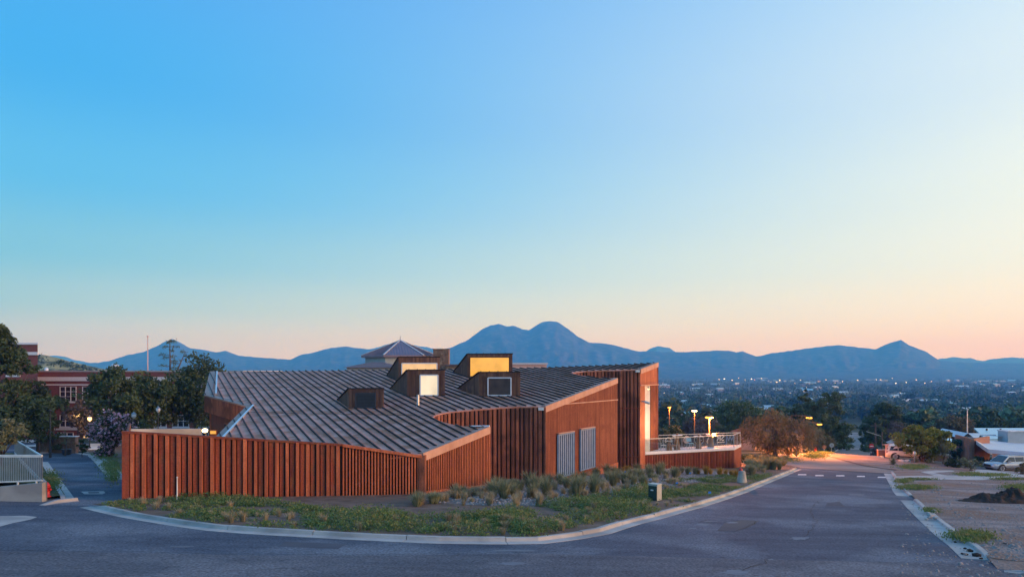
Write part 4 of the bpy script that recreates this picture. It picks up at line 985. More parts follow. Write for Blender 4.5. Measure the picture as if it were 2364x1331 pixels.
def campus():
    Y = 95.0; x0, x1 = (40 - CX) / F * Y, (560 - CX) / F * Y; zt = (HY - 856) / F * Y; g = gz(x0, Y) - .6
    t = thing('brick_hall', 'long red brick campus hall with white bands, partly hidden by trees', 'building', ((x0 + x1) / 2, Y, g))
    MB().box(x0, Y, g, x1, Y + 16, zt).build('wall', M['brick_red'], t)
    def z(v): return (HY - v) / F * Y
    for a, b, p in ((857.5, 855, .12), (879, 869.5, .16), (889, 886, .10), (992, 988, .10)):
        MB().box(x0 - .1, Y - p, z(a), x1 + .1, Y - .004, z(b)).build('band', M['frame_white'], t)
    MB().box(x0 - .1, Y - .12, zt, x1 + .1, Y + 16, zt + .08).build('roof', M['frame_white'], t)
    for k in range(8):
        u = 139 + 52 * k; a, b = (u - CX) / F * Y, (u + 37 - CX) / F * Y
        window(t, a, b, z(926), z(892), Y, 3, 3); window(t, a, b, z(984), z(958), Y, 3, 2)
        window(t, a + .1, b - .4, z(1012), z(998), Y, 2, 1, pm='pane_dark' if k not in (1, 2) else 'win_peach')
    for u, w, v in ((107, 4.5, 850), (265, 8.5, 838)):
        c = at(u, 856, Y + 6); r = w / F * Y
        tt = thing('roof_vent', 'small white roof ventilator at the edge of the brick hall' if w < 5 else 'large white roof drum above the brick hall', 'vent', (c.x, c.y, zt + .08))
        MB().lathe((c.x, c.y, zt + .08), [(r, 0), (r, (856 - v) / F * Y * .7), (r * .8, (856 - v) / F * Y * .75)], 16).build('drum', M['frame_white'], tt); MB().lathe((c.x, c.y, zt + .08 + (856 - v) / F * Y * .75), [(r * 1.02, 0), (r * .5, .2)], 16).build('cover', M['flashing'], tt)
    Y = 80.0; xr, xl = (87 - CX) / F * Y, (-160 - CX) / F * Y; zt = (HY - 793) / F * Y; g = gz(xr, Y) - .5
    w = thing('brick_wing', 'tall red brick wing at the hall end, mostly behind the big dark tree', 'building', ((xl + xr) / 2, Y, g))
    k_ = 94.9 / 80; MB().hexa([(xl, Y, g), (xr, Y, g), (xr * k_ * 1.01, Y + 14.9, g), (xl, Y + 14.9, g)], [(xl, Y, zt), (xr, Y, zt), (xr * k_ * 1.01, Y + 14.9, zt), (xl, Y + 14.9, zt)]).build('wall', M['brick_red'], w)
    for a, b, p in ((795, 791, .15), (819, 812, .18), (1020, 1014, .1)): MB().box(xl, Y - p, z2(a, Y), xr + .12, Y - .004, z2(b, Y)).build('band', M['frame_white'], w)
    for u in (16, -60):
        for a, b in ((984, 948), (925, 885), (865, 830)): window(w, (u - CX) / F * Y, (u + 29 - CX) / F * Y, z2(a, Y), z2(b, Y), Y, 2, 3)
def z2(v, Y): return (HY - v) / F * Y
campus()
def pavilion():
    Y = 95.0; c = at(924, 858, Y); Rr = 5.3; ze = z2(820, 92); za = z2(785, Y); g = gz(c.x, Y)
    t = thing('hip_roof_pavilion', 'pale pavilion under a purple-grey pointed metal roof behind the museum', 'building', (c.x, c.y, g))
    ph = [R(45 + 60 * k) for k in range(6)]; P = [Vector((c.x + Rr * math.cos(a), c.y - Rr * math.sin(a), ze)) for a in ph]; A = Vector((c.x, c.y, za))
    for k in range(6):
        a, b = P[k], P[(k + 1) % 6]; nrm = (a - A).cross(b - A).normalized(); nrm = nrm if nrm.z > 0 else -nrm
        ro = MB().add([A, a, b, A + Vector((0, 0, -.1)), a - Vector((0, 0, .25)), b - Vector((0, 0, .25))], [(0, 1, 2), (3, 5, 4), (0, 3, 4, 1), (1, 4, 5, 2), (2, 5, 3, 0)]).build('roof_face', M['roof_purple'], t)
        rb = MB()
        for j in range(1, 14):
            q = a.lerp(b, j / 14); m_ = (a + b) / 2; dirn = (A - m_); L = 1 - abs(j / 14 - .5) * 2
            rb.bar(q + nrm * .03, q + dirn * L * .98 + nrm * .03, .04, .05)
        o = rb.build('roof_ribs', M['roof_purple'], ro); o['kind'] = 'stuff'
        MB().bar(A + Vector((0, 0, .04)), a + Vector((0, 0, .06)), .18, .1).build('hip_cap', M['roof_pale'], t)
    Pw = [Vector((c.x + Rr * .9 * math.cos(a), c.y - Rr * .9 * math.sin(a), 0)) for a in ph]; mb = MB(); mb.v = [(p.x, p.y, g) for p in Pw] + [(p.x, p.y, ze - .02) for p in Pw]; mb.f = [(k, (k + 1) % 6, 6 + (k + 1) % 6, 6 + k) for k in range(6)] + [tuple(range(6)), tuple(range(6, 12))]
    mb.build('wall', M['plaster_blue'], t); MB().tube([A, A + Vector((0, 0, .6))], .03, 6).build('finial', M['metal_dark'], t)
    x0, x1 = (1000 - CX) / F * 92, (1036 - CX) / F * 92
    s = thing('stone_chimney', 'broad rough stone chimney stack beside the pointed roof', 'chimney', ((x0 + x1) / 2, 92, gz(-8, 92)))
    MB().box(x0, 92, gz(-8, 92), x1, 93.6, z2(805.5, 92)).build('stack', M['stone_wall'], s); rng = random.Random(3); v = 808.5
    while v < 858:
        h = rng.uniform(5, 8); u = 1000
        while u < 1036:
            w = min(rng.uniform(5, 10), 1036.2 - u); p = rng.uniform(.03, .12)
            if w > 2: MB().box((u + .35 - CX) / F * 92, 92 - p, z2(v + h - .5, 92), (u + w - .35 - CX) / F * 92, 92.02, z2(v + .3, 92)).build('stone', M['stone_wall'], s)
            u += w
        v += h
    MB().box(x0 - .1, 91.8, z2(805.5, 92) + .003, x1 + .1, 93.7, z2(804.5, 92)).build('coping', M['stone_wall'], s)
    def low(name, label, u0, u1, vt, y, d, wm, rm, rise):
        x0, x1 = (u0 - CX) / F * y, (u1 - CX) / F * y; zt = z2(vt, y); g = gz(x0, y)
        b = thing(name, label, 'building', ((x0 + x1) / 2, y, g)); MB().box(x0, y, g, x1, y + d, zt).build('wall', M[wm], b)
        if rise: MB().add([(x0 - .4, y - .4, zt), (x1 + .4, y - .4, zt), (x1 + .4, y + d, zt), (x0 - .4, y + d, zt), ((x0 * .62 + x1 * .38), y + d / 2, zt + rise), ((x0 * .38 + x1 * .62), y + d / 2, zt + rise)], [(0, 1, 5, 4), (2, 3, 4, 5), (1, 2, 5), (3, 0, 4), (3, 2, 1, 0)]).build('roof', M[rm], b)
        else: MB().box(x0 - .15, y - .15, zt + .003, x1 + .15, y + d, zt + .2).build('parapet', M[rm], b)
    low('low_hall', 'low hall with brown hipped roof below the pavilion', 800, 912, 848, 84, 8, 'plaster_blue', 'roof_dark', .75)
    low('flat_annex', 'flat pink parapet annex behind the museum ridge', 1180, 1262, 841, 78, 8, 'plaster_pink', 'roof_pale', 0)
    low('stone_annex', 'flat brown stone annex between chimney and orange roof box', 1030, 1064, 844, 86, 6, 'stone_wall', 'roof_dark', 0)
pavilion()
def right_hall():
    Y = 88.0; X = lambda u, y=Y: (u - CX) / F * y
    g = gz(X(2280), Y) - .4; t = thing('brick_hall', 'low tan brick hall with swept white roof and gabled skylight beside the drive', 'building', (X(2243), Y, g))
    a, b, c = Vector((X(2205, 92), 92)), Vector((X(2243, 86), 86)), Vector((X(2285, 90), 90))
    zt = z2(1009, 88)
    def wq(p, q, z0, z1, m, name='wall', th=.3):
        d = (q - p).normalized(); n = Vector((-d.y, d.x)) * th; k = (p, q, q + n, p + n); MB().hexa([(w.x, w.y, z0) for w in k], [(w.x, w.y, z1) for w in k]).build(name, M[m], t)
    wq(a, b, g, zt, 'brick_tan'); wq(b, c, g, zt - .02, 'brick_tan')
    mb = MB(); top = [(2253, 1016.5, 86), (2281, 1036, 78), (2364, 1043.5, 76), (2460, 1050, 74), (2460, 1020, 98), (2345, 1019, 98), (2255, 1012, 98)]
    v = [at(*p) for p in top]; n = len(v); mb.v = [tuple(p) for p in v] + [(p.x, p.y, p.z - .45) for p in v]; mb.f = [tuple(range(n)), tuple(range(n, 2 * n))[::-1]] + [(i, (i + 1) % n, n + (i + 1) % n, n + i) for i in range(n)]; mb.build('roof', M['roof_pale'], t)
    p, q, r_ = Vector((X(2290, 80), 80)), Vector((X(2305, 79.4), 79.4)), Vector((X(2460, 77.5), 77.5))
    wq(p, q, g - 1, z2(1040, 80), 'roof_pale', 'door_panel'); wq(q + Vector((.01, -.01)), r_, g - 1, z2(1041, 80), 'brick_tan')
    MB().box(X(2252, 97), 97, zt - .6, X(2300, 97), 98, z2(1002.5, 97)).build('parapet', M['roof_pale'], t); MB().box(X(2296, 96), 96, zt - .6, X(2317, 96), 96.9, z2(1006, 96)).build('parapet', M['roof_pale'], t)
    y = 93; pk = at(2235, 999, y); l, r2 = at(2219, 1010.5, y), at(2249, 1010.5, y); bk = Vector((1.5, 8, 0))
    MB().add([pk, l, r2, pk + bk, l + bk, r2 + bk], [(0, 1, 4, 3), (0, 3, 5, 2), (3, 4, 5)]).build('gable_roof', M['roof_pale'], t)
    MB().add([at(2206, 1009.5, 92.5), at(2260, 1009.5, 92.5), at(2264, 999, 100), at(2204, 999, 100)] , [(0, 1, 2, 3)]).build('gable_roof', M['roof_pale'], t)
    MB().add([at(2223, 1010.4, y + .2), at(2245, 1010.4, y + .2), at(2235, 1002, y + .2), at(2223, 1010.4, y + .4), at(2245, 1010.4, y + .4), at(2235, 1002, y + .4)], [(0, 1, 2), (5, 4, 3), (0, 3, 4, 1), (1, 4, 5, 2), (2, 5, 3, 0)]).build('gable_pane', M['pane_dark'], t)
    Yb = 118; gb_ = gz(X(2300, Yb), Yb); h = thing('metal_hall', 'long hall with bright blue metal roof behind the brick hall', 'building', (X(2310, Yb), Yb, gb_))
    e0_, e1_, e2_, e3_ = at(2275, 1012, Yb - 4), at(2480, 1012, Yb - 4), at(2480, 987, Yb + 8), at(2248, 987, Yb + 8); dn = Vector((0, 0, -.25))
    MB().add([e0_, e1_, e2_, e3_, e0_ + dn, e1_ + dn, e2_ + dn, e3_ + dn], [(0, 1, 2, 3), (7, 6, 5, 4), (0, 4, 5, 1), (1, 5, 6, 2), (2, 6, 7, 3), (3, 7, 4, 0)]).build('roof', M['roof_blue'], h)
    MB().hexa([(e0_.x + .5, e0_.y + .6, gb_ - .3), (e1_.x, e1_.y + .6, gb_ - .3), (e2_.x, e2_.y - .5, gb_ - .3), (e3_.x + 1.5, e3_.y - .5, gb_ - .3)], [(e0_.x + .5, e0_.y + .6, e0_.z - .3), (e1_.x, e1_.y + .6, e0_.z - .3), (e2_.x, e2_.y - .5, e2_.z - .5), (e3_.x + 1.5, e3_.y - .5, e3_.z - .5)]).build('wall', M['plaster_white'], h)
    for u in (2278, 2310): p = at(u, 993, Yb + 5); MB().tube([p + Vector((0, 0, -.4)), p + Vector((0, 0, .35))], .16, 8).build('roof_vent', M['metal_dark'], h)
    u_ = thing('rooftop_unit', 'grey boxy rooftop air unit on the brick hall', 'air unit', at(2345, 1015, 95)); p0, p1 = at(2327, 1015, 95), at(2366, 996, 95); MB().box(p0.x, 95, p0.z - .6, p1.x, 97, p1.z).build('casing', M['plaster_blue'], u_); MB().box(p0.x - .05, 94.9, p1.z + .003, p1.x + .05, 97.1, p1.z + .15).build('lid', M['white_paint'], u_)
right_hall()
def house(u, y, w, d, h, label, wm, rm, rz_=0.0, nw=3, lit=0, group=None, ridge=1.6):
    x = (u - CX) / F * y; g = gz(x, y); t = thing('house', label, 'house', (x, y, g), group)
    c, s = math.cos(rz_), math.sin(rz_)
    def P(a, b, z): return Vector((x + a * c - b * s, y + a * s + b * c, g + z))
    MB().hexa([P(-w, -d, -.5), P(w, -d, -.5), P(w, d, -.5), P(-w, d, -.5)], [P(-w, -d, h), P(w, -d, h), P(w, d, h), P(-w, d, h)]).build('wall', M[wm], t)
    o = .35; th = Vector((0, 0, .14))
    A = [P(-w - o, -d - o, h + .003), P(w + o, -d - o, h + .003), P(w + o, d + o, h + .003), P(-w - o, d + o, h + .003), P(-w - o, 0, h + ridge), P(w + o, 0, h + ridge)]
    MB().add(A, [(0, 1, 5, 4), (2, 3, 4, 5), (1, 2, 5), (3, 0, 4), (3, 2, 1, 0)]).build('roof', M[rm], t)
    for k in range(nw):
        a = -w + 2 * w * (k + .5) / nw; q = .45
        wo = MB().hexa([P(a - q - .1, -d - .07, h * .38 - .1), P(a + q + .1, -d - .07, h * .38 - .1), P(a + q + .1, -d - .004, h * .38 - .1), P(a - q - .1, -d - .004, h * .38 - .1)], [P(a - q - .1, -d - .07, h * .78 + .1), P(a + q + .1, -d - .07, h * .78 + .1), P(a + q + .1, -d - .004, h * .78 + .1), P(a - q - .1, -d - .004, h * .78 + .1)]).build('window', M['frame_white'], t)
        MB().hexa([P(a - q, -d - .1, h * .38), P(a + q, -d - .1, h * .38), P(a + q, -d - .074, h * .38), P(a - q, -d - .074, h * .38)], [P(a - q, -d - .1, h * .78), P(a + q, -d - .1, h * .78), P(a + q, -d - .074, h * .78), P(a - q, -d - .074, h * .78)]).build('pane', M['win_house' if k < lit else 'pane_dark'], wo)
    return t
house(2085, 104, 1.2, 1.8, 2.1, 'tall narrow house with purple gable and pink wall behind the yellow-green tree', 'plaster_pink', 'roof_purple', 1.2, 2, 0, ridge=1.1)
house(2067, 93, .7, 1.0, 1.7, 'small pink outbuilding at the road corner', 'plaster_pink', 'plaster_pink', .4, 1, 0, ridge=.3)
house(1772, 104, 4.2, 2.6, 2.9, 'pale low house glowing pink under the drooping mesquite', 'plaster_tan', 'roof_dark', .3, 3, 0, ridge=.8)
house(2163, 106, 1.6, 2.0, 2.2, 'house with bright blue metal roof behind the yellow-green tree', 'plaster_white', 'roof_blue', .5, 2, 0, ridge=1.2)

# ------------------------------------------------------------------ left corner: retaining wall, guard rail, hydrant
def rail_corner():
    c = Vector(G(97, 1159)); a = Vector(G(-90, 1155)); g0 = gz(c.x, c.y)
    w = thing('retaining_wall', 'pale concrete retaining wall under the left guard rail', 'wall', (c.x, c.y, g0)); zc0, za0 = z2(1114, c.y), z2(1132, a.y)
    k = (a, c, c + Vector((-.05, .3)), a + Vector((-.05, .3)))
    MB().hexa([(p.x, p.y, gz(p.x, p.y) - .1) for p in k], [(p.x, p.y, z) for p, z in zip(k, (za0, zc0, zc0, za0))]).build('front_face', M['concrete'], w)
    f = Vector((-37.0, 51.0)); k = (c, f, f + Vector((-.2, -.1)), c + Vector((-.3, -.02))); k = (c + Vector((0, .31)), f, f + Vector((-.3, -.1)), c + Vector((-.3, .31)))
    MB().hexa([(p.x, p.y, gz(p.x, p.y) - .1) for p in k], [(p.x, p.y, z) for p, z in zip(k, (zc0, z2(1046, 51), z2(1046, 51), zc0))]).build('side_face', M['concrete'], w)
    t_ = thing('guard_rail', 'pale metal guard rail of thin vertical bars on the concrete wall', 'railing', (c.x, c.y, zc0)); o = Vector((-.1, .15))
    zt = z2(1053, c.y); zb1, zb0 = z2(1109, c.y), z2(1117, a.y)
    A, Cc, Fv = a + o, c + o, f + Vector((-.15, 0)); zf = z2(1014, 51)
    MB().bar((*A, zt), (*Cc, zt), .08, .10).build('top_rail', M['rail_pale'], t_); MB().bar((*A, zb0), (*Cc, zb1), .05, .05).build('bottom_rail', M['rail_pale'], t_)
    MB().bar((*Cc, zt), (*Fv, zf), .06, .06).build('top_rail', M['rail_pale'], t_); MB().bar((*Cc, zb1), (*Fv, zf - .95), .05, .05).build('bottom_rail', M['rail_pale'], t_)
    n = 46
    for k in range(n):
        s = k / (n - 1); p = A.lerp(Cc, s); MB().bar((*p, zb0 + (zb1 - zb0) * s), (*p, zt), .026).build('baluster', M['metal_galv'], t_)
    for s in (.2, .45, .7, .93): p = A.lerp(Cc, s); MB().bar((*p, za0 + (zc0 - za0) * s - .05), (*p, zb0 + (zb1 - zb0) * s), .05).build('post', M['rail_pale'], t_)
    n = 90
    for k in range(n):
        s = (k / (n - 1)); p = Cc.lerp(Fv, s); MB().bar((*p, zb1 + (zf - .95 - zb1) * s), (*p, zt + (zf - zt) * s), .03).build('baluster', M['metal_grey'], t_)
    sheet('planting_bed', [a + Vector((0, .3)), c + Vector((-.3, .3)), f + Vector((-.3, 0)), (-75, 55), (-60, 30)], .75, 'lawn')
    sheet('verge', [G(98, 1156), G(150, 1148), G(126, 1110), G(108, 1083), G(95, 1066), (f.x + .3, f.y)], .13, 'lawn')
rail_corner()
def hydrant(p, h, label, m='red_paint'):
    t = thing('fire_hydrant', label, 'fire hydrant', p); s = h / .75; P = Vector(p)
    MB().lathe(p, [(.15 * s, 0), (.15 * s, .04 * s), (.10 * s, .05 * s), (.10 * s, .48 * s), (.14 * s, .49 * s), (.14 * s, .53 * s)], 14).build('barrel', M[m], t, True)
    MB().lathe(P + Vector((0, 0, .53 * s)), [(.12 * s, 0), (.11 * s, .08 * s), (.06 * s, .15 * s), (.03 * s, .17 * s), (.03 * s, .22 * s)], 14).build('bonnet', M[m], t, True)
    for d in ((1, 0), (-1, 0)): MB().tube([P + Vector((d[0] * .05 * s, d[1] * .05 * s, .38 * s)), P + Vector((d[0] * .17 * s, d[1] * .1 * s, .38 * s))], .055 * s, 10).build('nozzle', M[m], t)
    MB().tube([P + Vector((0, -.05 * s, .34 * s)), P + Vector((.02 * s, -.17 * s, .34 * s))], .075 * s, 10).build('nozzle', M[m], t)
q = G(110, 1146, .13); hydrant((q[0], q[1], gz(*q) + .13), .62, 'red fire hydrant beside the concrete retaining wall')
pq = drop(1882, 93, .05); hydrant(tuple(pq), .85, 'red fire hydrant at the far street corner under the lamps')
def campus_bits():
    Y = 66; X = lambda u: (u - CX) / F * Y
    t = thing('stone_planter_wall', 'low rubble stone wall with pale coping before the brick hall', 'wall', (X(135), Y, gz(X(135), Y))); rng = random.Random(9); xs = X(84)
    MB().box(X(84), Y, gz(X(84), Y) - .1, X(175), Y + .4, z2(1008, Y)).build('core', M['stone_wall'], t)
    z0 = gz(X(130), Y) - .1; z = z0
    while z < z2(1009, Y) - .1:
        h = rng.uniform(.18, .3); x = xs
        while x < X(174):
            w = rng.uniform(.25, .55); MB().box(x + .015, Y - rng.uniform(.03, .1), z + .01, min(x + w, X(175)) - .015, Y + .02, min(z + h, z2(1008.5, Y)) - .012).build('stone', M['stone_wall'], t); x += w
        z += h
    MB().box(X(83), Y - .12, z2(1008, Y) + .003, X(176), Y + .5, z2(1006, Y)).build('coping', M['frame_white'], t)
    p = drop(154, 62, .1); t = thing('planter_pot', 'round dark planter pot at the end of the drive', 'planter', p); MB().lathe(p, [(.32, 0), (.40, .42), (.44, .43), (.44, .5), (.38, .5)], 16).build('pot', M['metal_dark'], t); MB().lathe(p + Vector((0, 0, .46)), [(.37, 0), (.2, .05)], 14).build('soil', M['dirt_dark'], t)
    a, b, c, d = G(204, 1037, .15), G(257, 1037, .15), G(252, 1027, .3), G(207, 1027, .3); mb = MB(); zz = lambda q, k: gz(*q) + k
    MB().hexa([(*a, zz(a, .1)), (*b, zz(b, .1)), (*c, zz(c, .1)), (*d, zz(d, .1))], [(*a, zz(a, .2)), (*b, zz(b, .2)), (*c, zz(c, .5)), (*d, zz(d, .5))]).build('loading_ramp', M['concrete_white']); tag(bpy.data.objects['loading_ramp'], 'small white sloped concrete ramp beside the drive end', 'ramp')
    sheet('pavement', [G(60, 1034), G(190, 1034), G(280, 1031), G(280, 1028), G(60, 1029)], .16, 'concrete')
campus_bits()

# ------------------------------------------------------------------ street things on the plot and the lot
def boxes():
    p = G(1517, 1155, .14); b = Vector((p[0], p[1], gz(*p) + .13)); s = b.y / F; w1, w2, h = 17 * s / .75, 14 * s / .66, 35 * s
    t = thing('utility_cabinet', 'dark green utility cabinet with pale side standing in the weeds', 'cabinet', b)
    e = Vector((.75, -.66, 0)).normalized(); f = Vector((.66, .75, 0)).normalized(); o = b - e * w1
    k = [o, o + e * w1, o + e * w1 + f * w2, o + f * w2]; up = Vector((0, 0, h))
    MB().hexa(k, [x + up for x in k]).build('body', M['green_box_light'], t); n = Vector((e.y, -e.x, 0))
    MB().hexa([o + n * .02 + e * .01, o + e * (w1 - .01) + n * .02, o + e * (w1 - .01) + n * .003, o + e * .01 + n * .003], [x + Vector((0, 0, h - .03)) for x in (o + n * .02 + e * .01, o + e * (w1 - .01) + n * .02, o + e * (w1 - .01) + n * .003, o + e * .01 + n * .003)]).build('door', M['green_box'], t)
    c = o + e * w1 * .45 + n * .03 + Vector((0, 0, h * .68)); MB().obox(c, e, n, (0, 0, 1), .07, .004, .03).build('label_plate', M['white_paint'], t)
    ou = [x + (x - (k[0] + k[2]) / 2) * .06 for x in k]; MB().hexa([x + up + Vector((0, 0, .003)) for x in ou], [x + up + Vector((0, 0, .06)) for x in ou]).build('lid', M['green_box_light'], t)
    p = G(1713, 1113, .14); b = Vector((p[0], p[1], gz(*p) + .12)); t = thing('concrete_bollard', 'squat tapered concrete bollard with dark red cap near the kerb', 'bollard', b)
    MB().lathe(b, [(.34, 0), (.32, .1), (.22, .72), (.17, .78)], 9).build('body', M['kerb_tan'], t, True); MB().lathe(b + Vector((-.05, .1, .77)), [(.13, 0), (.10, .12), (.03, .2)], 10).build('cap', M['red_paint'], t)
    for u, v in ((1498, 1117), (1591, 1101), (1635, 1150), (1441, 1098), (1560, 1126)):
        q = G(u, v, .14); z = gz(*q) + .13; t = thing('marker_flag', 'tiny blue utility flag on a wire in the planting', 'flag', (*q, z), 'blue utility flags'); MB().tube([(*q, z), (*q, z + .36)], .006, 5).build('wire', M['metal_grey'], t); MB().box(q[0], q[1], z + .26, q[0] + .14, q[1] + .004, z + .36).build('flag_sheet', M['blue_flag'], t)
boxes()
def sign(name, label, u, v, y, kind, m, size):
    h = at(u, v, y); g = gz(h.x, y) + .05; t = thing(name, label, 'sign', (h.x, y, g))
    MB().tube([(h.x, y + .06, g - .1), (h.x, y + .06, h.z + size * .4)], .035, 6).build('post', M['metal_galv'], t)
    n = {'diamond': 4, 'round': 20, 'octagon': 8}[kind]; mb = MB(); ph = {'diamond': 0, 'round': 0, 'octagon': math.pi / 8}[kind]
    for yy in (y, y - .02):
        for k in range(n): a = ph + 2 * math.pi * k / n; mb.v.append((h.x + size * math.cos(a), yy, h.z + size * math.sin(a)))
    mb.f = [tuple(range(n)), tuple(range(n, 2 * n))[::-1]] + [(k, (k + 1) % n, n + (k + 1) % n, n + k) for k in range(n)]; mb.build('plate', M[m], t)
    MB().obox((h.x, y - .03, h.z), (1, 0, 0), (0, 1, 0), (0, 0, 1), *((size * .7, .008, size * .14) if 'entry' in name else (size * .12, .008, size * .35))).build('white_bar' if 'entry' in name else 'stiffener', M['white_paint' if 'entry' in name else 'metal_grey'], t)
sign('warning_sign', 'diamond-shaped yellow road sign under the mesquite', 1838.5, 1044, 80, 'diamond', 'yellow_sign', .48)
sign('round_sign', 'round pale road sign seen from behind at the far corner', 1920, 1027, 108, 'round', 'metal_galv', .36)
sign('round_sign', 'dim brown round sign beside a white post', 1903, 1031, 104, 'round', 'wood', .30)
ss = at(2012, 1029, 112); sign('no_entry_sign', 'round red no-entry sign with white bar before the right-hand pines', 2012, 1029, 112, 'round', 'red_paint', .42)
def util_pole(u, vt, y, label, arms=True):
    h = at(u, vt, y); g = gz(h.x, y); t = thing('utility_pole', label, 'utility pole', (h.x, y, g)); MB().tube([(h.x, y, g - .2), (h.x, y, h.z)], [.16, .11], 8).build('pole', M['wood_pole'], t)
    if arms:
        MB().bar((h.x - 1.6, y - .1, h.z - 1.5), (h.x + .9, y - .1, h.z - 2.3), .08).build('arm', M['metal_galv'], t); MB().bar((h.x - .9, y - .12, h.z - .5), (h.x + .9, y - .12, h.z - .5), .09).build('crossarm', M['wood_pole'], t)
util_pole(2021, 975, 118, 'wooden utility pole with crossarm beside the street'); util_pole(2036, 996, 116, 'plain wooden utility pole next to the one with a crossarm', False)
def lot_bits():
    rng = random.Random(11)
    # dark heap of soil
    c = Vector(G(2338, 1160, .1)); mb = MB(); nx, ny = 80, 30
    for j in range(ny + 1):
        for i in range(nx + 1):
            a, b = i / nx * 2 - 1, j / ny * 2 - 1; x, y = c.x + a * 2.7, c.y + .5 + b * .95
            h = max(0, 1 - (a * a + b * b) ** .9) * .62 * (.4 + 1.2 * vnoise(x, y, .8, 5)) * (1 - .25 * a if a > 0 else 1 + a * .6)
            mb.v.append((x, y, gz(x, y) + .07 + h + (vnoise(x, y, .16, 6) - .5) * .30 * min(1, h * 3)))
    mb.f = [(j * (nx + 1) + i, j * (nx + 1) + i + 1, (j + 1) * (nx + 1) + i + 1, (j + 1) * (nx + 1) + i) for j in range(ny) for i in range(nx)]
    tag(mb.build('soil_heap', M['dirt_dark'], None, True), 'long dark heap of loose soil on the bare lot', 'soil heap')
    # broken concrete and clods along the kerb
    def rock(x, y, z, r, m, label, cat, group, name):
        bm = bmesh.new(); bmesh.ops.create_icosphere(bm, subdivisions=1, radius=r)
        for v in bm.verts: v.co = Vector((v.co.x * rng.uniform(.7, 1.3), v.co.y * rng.uniform(.7, 1.2), v.co.z * rng.uniform(.45, .8)))
        me = bpy.data.meshes.new(name); bm.to_mesh(me); bm.free(); o = link_mesh(name, me, M[m]); o.location = (x, y, z + r * .25); o.rotation_euler = (0, 0, rng.uniform(0, 6)); tag(o, label, cat, group)
    for k in range(9):
        u, v = 2146 + rng.uniform(-9, 12), 1190 + rng.uniform(-9, 10); q = G(u, v, .1); rock(q[0], q[1], gz(*q) + .12, rng.uniform(.06, .15), 'concrete', 'lump of broken concrete at the gap in the kerb', 'rubble', 'concrete lumps at the kerb gap', 'concrete_lump')
    for u, v, r_ in ((2228, 1265, .06), (2239, 1271, .10), (2230, 1279, .07), (2256, 1282, .12), (2222, 1277, .05), (2265, 1288, .06), (2322, 1258, .12), (2205, 1250, .05), (2300, 1262, .06), (2345, 1246, .08)):
        q = G(u, v, .05); rock(q[0], q[1], gz(*q) + .04, r_, 'dirt_dark', 'brown clod of earth lying in the gutter or on the lot', 'clod', 'earth clods', 'earth_clod')
    q = drop(2094, 80, .1); 
    for dx, dy, r_ in ((-.6, 0, .4), (-.2, -.2, .33), (.2, .1, .3)): rock(q.x + dx, q.y + dy, q.z, r_, 'concrete', 'grey boulder in the small pile at the lot corner', 'boulder', 'boulders at the lot corner', 'boulder')
    t = thing('mailbox', 'small silver mailbox on a post by the boulders', 'mailbox', (q.x + .75, q.y - .2, q.z)); P = Vector((q.x + .75, q.y - .2, q.z)); MB().bar(P, P + Vector((0, 0, .9)), .1).build('post', M['metal_grey'], t); MB().lathe(P + Vector((0, 0, .85)), [(.16, 0), (.18, .15), (.14, .35), (.05, .42)], 10).build('box', M['metal_galv'], t)
    q = drop(2154, 82, .08); t = thing('white_post', 'white wooden post with brown cap in front of the yucca', 'post', q); MB().bar(q, q + Vector((0, 0, 1.5)), .10).build('shaft', M['white_paint'], t); MB().box(q.x - .1, q.y - .1, q.z + 1.5, q.x + .1, q.y + .1, q.z + 1.75).build('cap', M['wood'], t)
    q = drop(2172, 86, .05); t = thing('brick_planter', 'low tan brick planter wall behind the yucca', 'wall', q); MB().box(q.x - .9, q.y, q.z - .2, q.x + 1.2, q.y + .35, q.z + .75).build('body', M['brick_tan'], t); MB().box(q.x - .95, q.y - .05, q.z + .753, q.x + 1.25, q.y + .4, q.z + .82).build('coping', M['plaster_pink'], t)
    q = drop(2048, 94, .05); t = thing('brick_gate_pier', 'squat tan brick corner wall at the street edge', 'wall', q); MB().box(q.x - 1.2, q.y, q.z - .2, q.x + 1.0, q.y + .4, q.z + .9).build('body', M['brick_tan'], t); MB().box(q.x - 1.25, q.y - .05, q.z + .903, q.x + 1.05, q.y + .45, q.z + 1.0).build('coping', M['plaster_pink'], t)
lot_bits()
def lot_edge():
    pts = [G(2280, 1284, .1), G(2330, 1300), G(2480, 1312)]; mb = MB(); n = 40; P = []
    for i in range(n + 1):
        t = i / n * 2; a, b = (pts[0], pts[1]) if t <= 1 else (pts[1], pts[2]); t = t if t <= 1 else t - 1; P.append(Vector(a).lerp(Vector(b), t))
    for i, p in enumerate(P):
        d = .35 + 1.1 * vnoise(p.x, p.y, .7, 3) + .5 * vnoise(p.x, p.y, .2, 4)
        for k, z in ((-.25, .102), (.1, .085), (d, .022)): q = p + Vector((-.45, -.9)) * k; mb.v.append((q.x, q.y, gz(q.x, q.y) + z))
        if i: mb.f += [((i - 1) * 3 + j, (i - 1) * 3 + j + 1, i * 3 + j + 1, i * 3 + j) for j in (0, 1)]
    o = mb.build('dirt_spill', M['dirt_lot']); o['kind'] = 'structure'
lot_edge()

